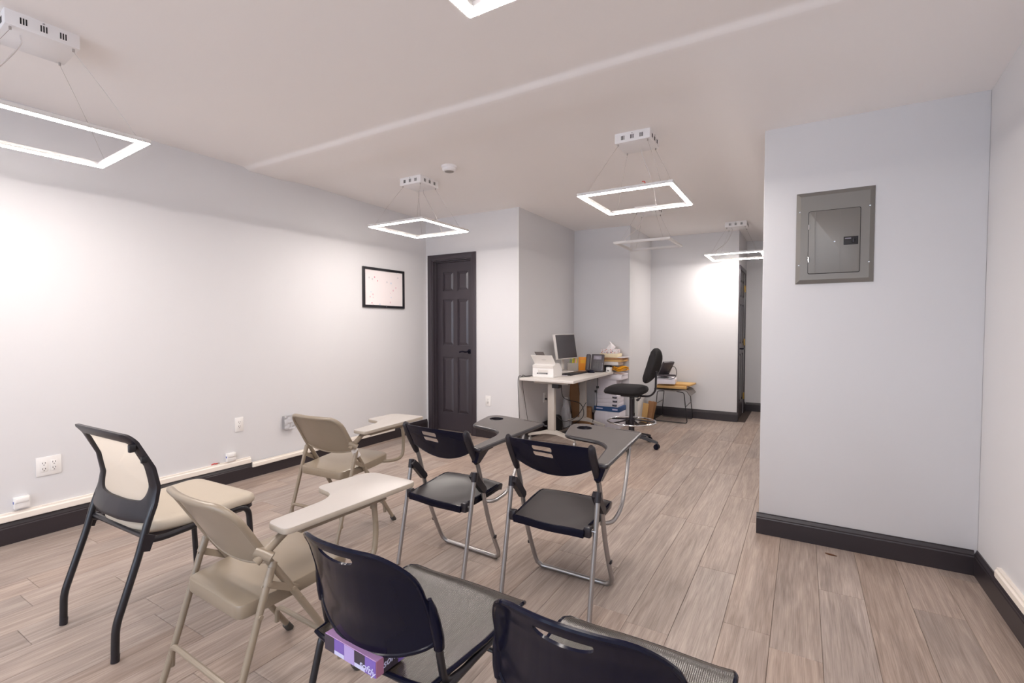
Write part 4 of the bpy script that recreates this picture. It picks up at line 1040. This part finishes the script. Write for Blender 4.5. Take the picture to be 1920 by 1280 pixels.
for k in range(3):
    G = [[(-.09+.18*i/7, -.07+.14*j/5, .008+.017*k+.008*math.sin(i*1.1+k)+.006*math.cos(j*1.6+i)) for j in range(6)] for i in range(8)]
    MB().shell(G, .006, m=Matrix.Rotation(R(-18+17*k), 4, 'Z')).build('envelope', 'yellow', t, smooth=25)
carton('black_box', 'small black carton behind the telephone', 'box', -2.07, -2.01, 5.66, 5.74, .705, .765, 'dark', 5, lambda t, a, b, h: MB().box(-a*.6, a*.6, -b-.0008, -b+.001, h*.35, h*.75).build('print', 'lcd', t, smooth=0))
carton('label_box', 'small white printed carton at the right rear desk corner', 'box', -2.015, -1.96, 5.54, 5.60, DT, .755, 'white', 0, lambda t, a, b, h: MB().box(-a*.5, a*.5, -b-.0008, -b+.001, h*.15, h*.45).build('print', 'greyseat', t, smooth=0))
carton('grey_box', 'flat grey carton under the white binder on the paper pile', 'box', -2.19, -2.085, 5.66, 5.82, .690, .770, 'greyseat', 3)
carton('binder', 'white binder box lying under brown cartons on the pile', 'binder', -2.16, -1.905, 5.66, 5.86, .772, .815, 'desk', 0)
t = carton('kraft_box', 'flat brown kraft carton under the paper sheets in the pile', 'box', -2.16, -1.86, 5.66, 5.885, .815, .838, 'kraft', -2)
carton('kraft_box', 'second brown kraft carton below the cream box', 'box', -2.15, -1.855, 5.665, 5.89, .838, .862, 'card', 1)
carton('cream_box', 'cream carton directly under the dotted tissue box', 'box', -2.15, -1.925, 5.69, 5.87, .862, .912, 'creambox', 0)
t = carton('tissue_box', 'white tissue box with orange and blue dots and a raised tissue', 'box', -2.145, -1.935, 5.71, 5.83, .912, .965, 'tdots', 0)
G = []
for i in range(9):
    a = i/8; row = []
    for j in range(7):
        h = j/6; wd = .045-.018*h+.012*math.sin(h*5)
        row.append((-.01+(a-.5)*2*wd+.02*math.sin(h*3), .018*math.sin(a*7+h*2)*(1-h*.4), .052+.095*h*(1-.35*abs(a-.45))))
    G.append(row)
MB().shell(G, .001).build('tissue', 'tissue', t, smooth=60)
carton('loose_paper', 'loose papers poking out to the right below the cream box', 'paper', -1.918, -1.835, 5.68, 5.86, .863, .872, 'paper', -3)

# cardboard and bags under the desk
t = thing('cardboard_sheet', 'brown cardboard sheet leaning on the alcove wall under the desk', 'cardboard', (-2.455, 5.74, 0), 0)
MB().box(-.07, .07, -.004, .004, 0, .60, m=Matrix.Rotation(R(-12), 4, 'Y') @ Matrix.Rotation(R(-8), 4, 'X')).build('sheet', 'card', t, smooth=0)
t = thing('paper_bag', 'crumpled brown paper bag behind the rear desk leg', 'bag', (-2.315, 5.66, 0), 6)
rr = random.Random(21)
lp = [[((.075*k+rr.uniform(-.006, .006))*math.copysign(abs(math.cos(a*math.pi/8))**.5, math.cos(a*math.pi/8)), (.05*k+rr.uniform(-.006, .006))*math.copysign(abs(math.sin(a*math.pi/8))**.5, math.sin(a*math.pi/8)), z) for a in range(16)] for k, z in ((1, .001), (1.05, .05), (1, .12), (.95, .19), (.9, .24))]
MB().loft(lp).build('bag', 'card', t, smooth=15)
t = thing('plastic_bag', 'clear crumpled plastic bag beside the cardboard under the desk', 'bag', (-2.50, 5.46, 0), 0)
lp = [[((.06*k+rr.uniform(-.012, .012))*math.cos(a*math.pi/8), (.07*k+rr.uniform(-.012, .012))*math.sin(a*math.pi/8), z) for a in range(16)] for k, z in ((.8, .001), (1.05, .06), (1, .16), (.75, .25), (.45, .33), (.3, .37))]
MB().loft(lp).build('bag', 'clear', t, smooth=20)
t = thing('black_bag', 'black soft laptop bag on the floor against the alcove wall', 'bag', (-2.50, 5.16, 0), 0)
lp = [[((.045*k+rr.uniform(-.003, .003))*math.copysign(abs(math.cos(a*math.pi/8))**.5, math.cos(a*math.pi/8)), (.16*k)*math.copysign(abs(math.sin(a*math.pi/8))**.5, math.sin(a*math.pi/8)), z) for a in range(16)] for k, z in ((.95, .001), (1.03, .03), (1, .10), (.85, .16), (.6, .18))]
MB().loft(lp).build('bag', 'fabric', t, smooth=40)
bpy.data.objects['black_bag'].location = (-2.52, 5.18, 0)

# ------------------------------------------------------------------ drafting stool
t = thing('drafting_stool', 'black drafting chair with chrome foot ring beside the desk', 'office chair', (-1.52, 4.96, 0), 0)
for k in range(5):
    an = R(-8+72*k); d = V((math.cos(an), math.sin(an), 0)); nrm = V((-d.y, d.x, 0))
    lp = [[tuple(d*r_+nrm*dy*wd+V((0, 0, z+dz))) for dy, dz in ((-1, -h), (1, -h), (.7, h), (-.7, h))] for r_, z, wd, h in ((.02, .115, .026, .020), (.12, .105, .022, .016), (.25, .078, .017, .012), (.285, .068, .015, .010))]
    arm = MB().loft(lp).build('base_arm', 'blackp', t, smooth=30)
    c = d*.275
    cs = MB().tube([c+V((0, 0, .062)), c+V((0, 0, .048))], .009, 10)
    cs.tube([c-nrm*.022+V((0, 0, .027)), c-nrm*.004+V((0, 0, .027))], .0265, 16).tube([c+nrm*.004+V((0, 0, .027)), c+nrm*.022+V((0, 0, .027))], .0265, 16).tube([c-nrm*.018+V((0, 0, .036)), c+nrm*.018+V((0, 0, .036))], .022, 12)
    cs.build('caster', 'gloss', arm)
MB().lathe([(0, .09), (.040, .09), (.042, .135), (.036, .14), (.030, .145), (.030, .30), (.024, .305), (.024, .53), (.020, .535), (0, .535)], 20).build('column', 'blackp', t)
rg = MB().tube([(.245*math.cos(a*math.pi/24), .245*math.sin(a*math.pi/24), .255) for a in range(48)], .0095, 10, closed=True).build('foot_ring', 'chrome', t)
for k in range(5):
    an = R(20+72*k); MB().tube([(.03*math.cos(an), .03*math.sin(an), .275), (.245*math.cos(an), .245*math.sin(an), .252)], .0085, 8).build('ring_spoke', 'blackp', rg)
MB().lathe([(.028, .245), (.036, .25), (.036, .29), (.028, .295)], 16).build('ring_hub', 'blackp', rg)
q = fillet([(-.245, -.20, 0), (.165, -.21, 0), (.195, 0, 0), (.165, .21, 0), (-.245, .20, 0), (-.285, 0, 0)], .14, 8, closed=True)
loops = []
for k, z in ((.50, .536), (.80, .543), (.95, .560), (1.0, .580), (.985, .600), (.92, .616), (.75, .628), (.4, .635), (.02, .636)):
    loops.append([(p.x*.93*k-.022, p.y*k, z-.030*(max(0, (-.16-p.x*k)/.12))**2) for p in q])
MB().loft(loops).build('seat', 'fabric', t, smooth=60)
MB().box(-.10, .09, -.07, .07, .516, .540, bev=.006).build('seat_plate', 'blackp', t)
MB().tube(fillet([(.05, 0, .525), (.19, 0, .528), (.245, 0, .585), (.250, 0, .79)], .07, 8), .016, 10, ry=.010).build('back_bar', 'blackp', t)
MB().tube([(.10, -.03, .512), (.10, -.10, .505)], .007, 8).tube([(.10, -.10, .505), (.10, -.135, .503)], .014, 10).build('height_lever', 'blackp', t)
MB().tube([(.02, -.05, .508), (.02, -.09, .504)], .012, 10).build('tilt_knob', 'blackp', t)
mm = Matrix.Translation((.200, 0, .845)) @ Matrix.Rotation(R(17), 4, 'Y')
loops = []
for d, k in ((-.040, .55), (-.036, .80), (-.022, .95), (0, 1.0), (.016, .97), (.024, .85), (.026, .1)):
    loops.append([tuple(mm @ V((d-.030*math.cos(a*math.pi/16)**2*0+.045*(math.cos(a*math.pi/16)*k)**2, .172*k*math.copysign(abs(math.cos(a*math.pi/16))**.8, math.cos(a*math.pi/16)), .190*k*math.copysign(abs(math.sin(a*math.pi/16))**.85, math.sin(a*math.pi/16))))) for a in range(32)])
for l in loops:
    for i, p in enumerate(l): pass
MB().loft(loops).build('backrest', 'fabric', t, smooth=60)

# ------------------------------------------------------------------ low sled chair by the far wall with papers on it
t = thing('sled_chair', 'low grey shell seat on thin black sled legs by the far wall', 'chair', (-1.44, 6.60, 0), 0)
G = []
for i in range(15):
    a = i/14; row = []
    for j in range(9):
        b = -1+2*j/8
        x = -.225+.45*a; z = .418-.012*math.sin(a*math.pi)+.012*math.exp(-((a-.82)/.09)**2)-.06*max(0, (a-.86)/.14)**2+.004*max(0, (.1-a)/.1)**2
        row.append((x, b*.195, z+.006*b*b))
    G.append(row)
MB().shell(G, .010).build('seat_shell', 'greyseat', t, smooth=50)
for s in (-1, 1):
    y = s*.185
    p = fillet([(-.10, y, .405), (-.185, y, .40), (-.215, y, .008), (.195, y, .008), (.150, y, .40), (.06, y, .405)], .03, 6)
    MB().tube(p, .0055, 8).build('sled_leg', 'tube', t)
MB().tube([(.170, -.185, .215), (.170, .185, .235)], .0045, 8).build('crossbar', 'tube', t)
MB().tube([(-.195, -.185, .235), (-.195, .185, .235)], .0045, 8).build('crossbar', 'tube', t)
carton('kraft_envelope', 'thick kraft envelope box lying on the low sled chair', 'envelope', -1.66, -1.28, 6.46, 6.74, .434, .470, 'kraft', 4, lambda t, a, b, h: MB().box(a*.9, a+.0008, -b*.6, b*.2, h*.2, h*.8).build('label', 'paper', t, smooth=0))
carton('kraft_envelope', 'second kraft envelope sticking out behind on the sled chair', 'envelope', -1.56, -1.22, 6.52, 6.80, .471, .495, 'kraft', -5)
carton('paper_stack', 'stack of white papers under the far telephone', 'paper', -1.66, -1.42, 6.40, 6.66, .496, .560, 'paper', 8, sheets)
t = thing('office_phone', 'dark grey office telephone lying tilted on the far paper stack', 'telephone', (-1.555, 6.50, .604), -35)
mm = Matrix.Rotation(R(38), 4, 'Y')
MB().box(-.11, .10, -.10, .10, -.012, .010, bev=.006, m=Matrix.Translation((0, 0, .0)) ).build('stand', 'phone', t)
mm = Matrix.Translation((.02, 0, .085)) @ Matrix.Rotation(R(-58), 4, 'Y') @ Matrix.Rotation(R(180), 4, 'Z')
MB().box(-.11, .11, -.09, .09, -.014, .014, bev=.006, m=mm).build('body', 'phone', t)
MB().box(-.10, .10, -.085, -.045, .012, .034, bev=.010, seg=3, m=mm).build('handset', 'phone', t)
MB().box(-.06, .06, -.090, -.088, -.004, .020, m=mm).build('label_strip', 'lcd', t, smooth=0)
for r_ in range(4):
    for c_ in range(3): MB().box(-.08+r_*.025, -.062+r_*.025, -.02+c_*.028, -.002+c_*.028, .013, .017, m=mm).build('key', 'lcd', t, smooth=0)
MB().tube(spline([(.07, .0, .05), (.14, .0, .12), (.20, .0, .11), (.22, .0, .03), (.17, .0, -.03), (.11, .0, -.02)], 7), .004, 7).build('handset_cord', 'tube', t)
t = thing('cardboard_sheet', 'brown cardboard pieces leaning between the stool and the far chair', 'cardboard', (-1.745, 6.22, 0), 0)
MB().box(-.035, .035, -.004, .004, 0, .25, m=Matrix.Translation((0, 0, .004)) @ Matrix.Rotation(R(6), 4, 'Y')).build('sheet', 'kraft', t, smooth=0)
MB().box(-.03, .045, .04, .048, 0, .28, m=Matrix.Translation((.03, 0, .004)) @ Matrix.Rotation(R(10), 4, 'Y')).build('sheet', 'card', t, smooth=0)
MB().box(.0, .05, .12, .128, 0, .27, m=Matrix.Translation((.03, 0, .004)) @ Matrix.Rotation(R(12), 4, 'Y')).build('sheet', 'card', t, smooth=0)
t = thing('foam_board', 'white foam boards standing against the pier behind the stool', 'board', (-1.83, 6.28, 0), 90)
for k in range(3): MB().box(-.17+.01*k, .14+.02*k, -.006-.012*k, .002-.012*k, .001, .40-.03*k, bev=.001, seg=1).build('board', 'white', t)
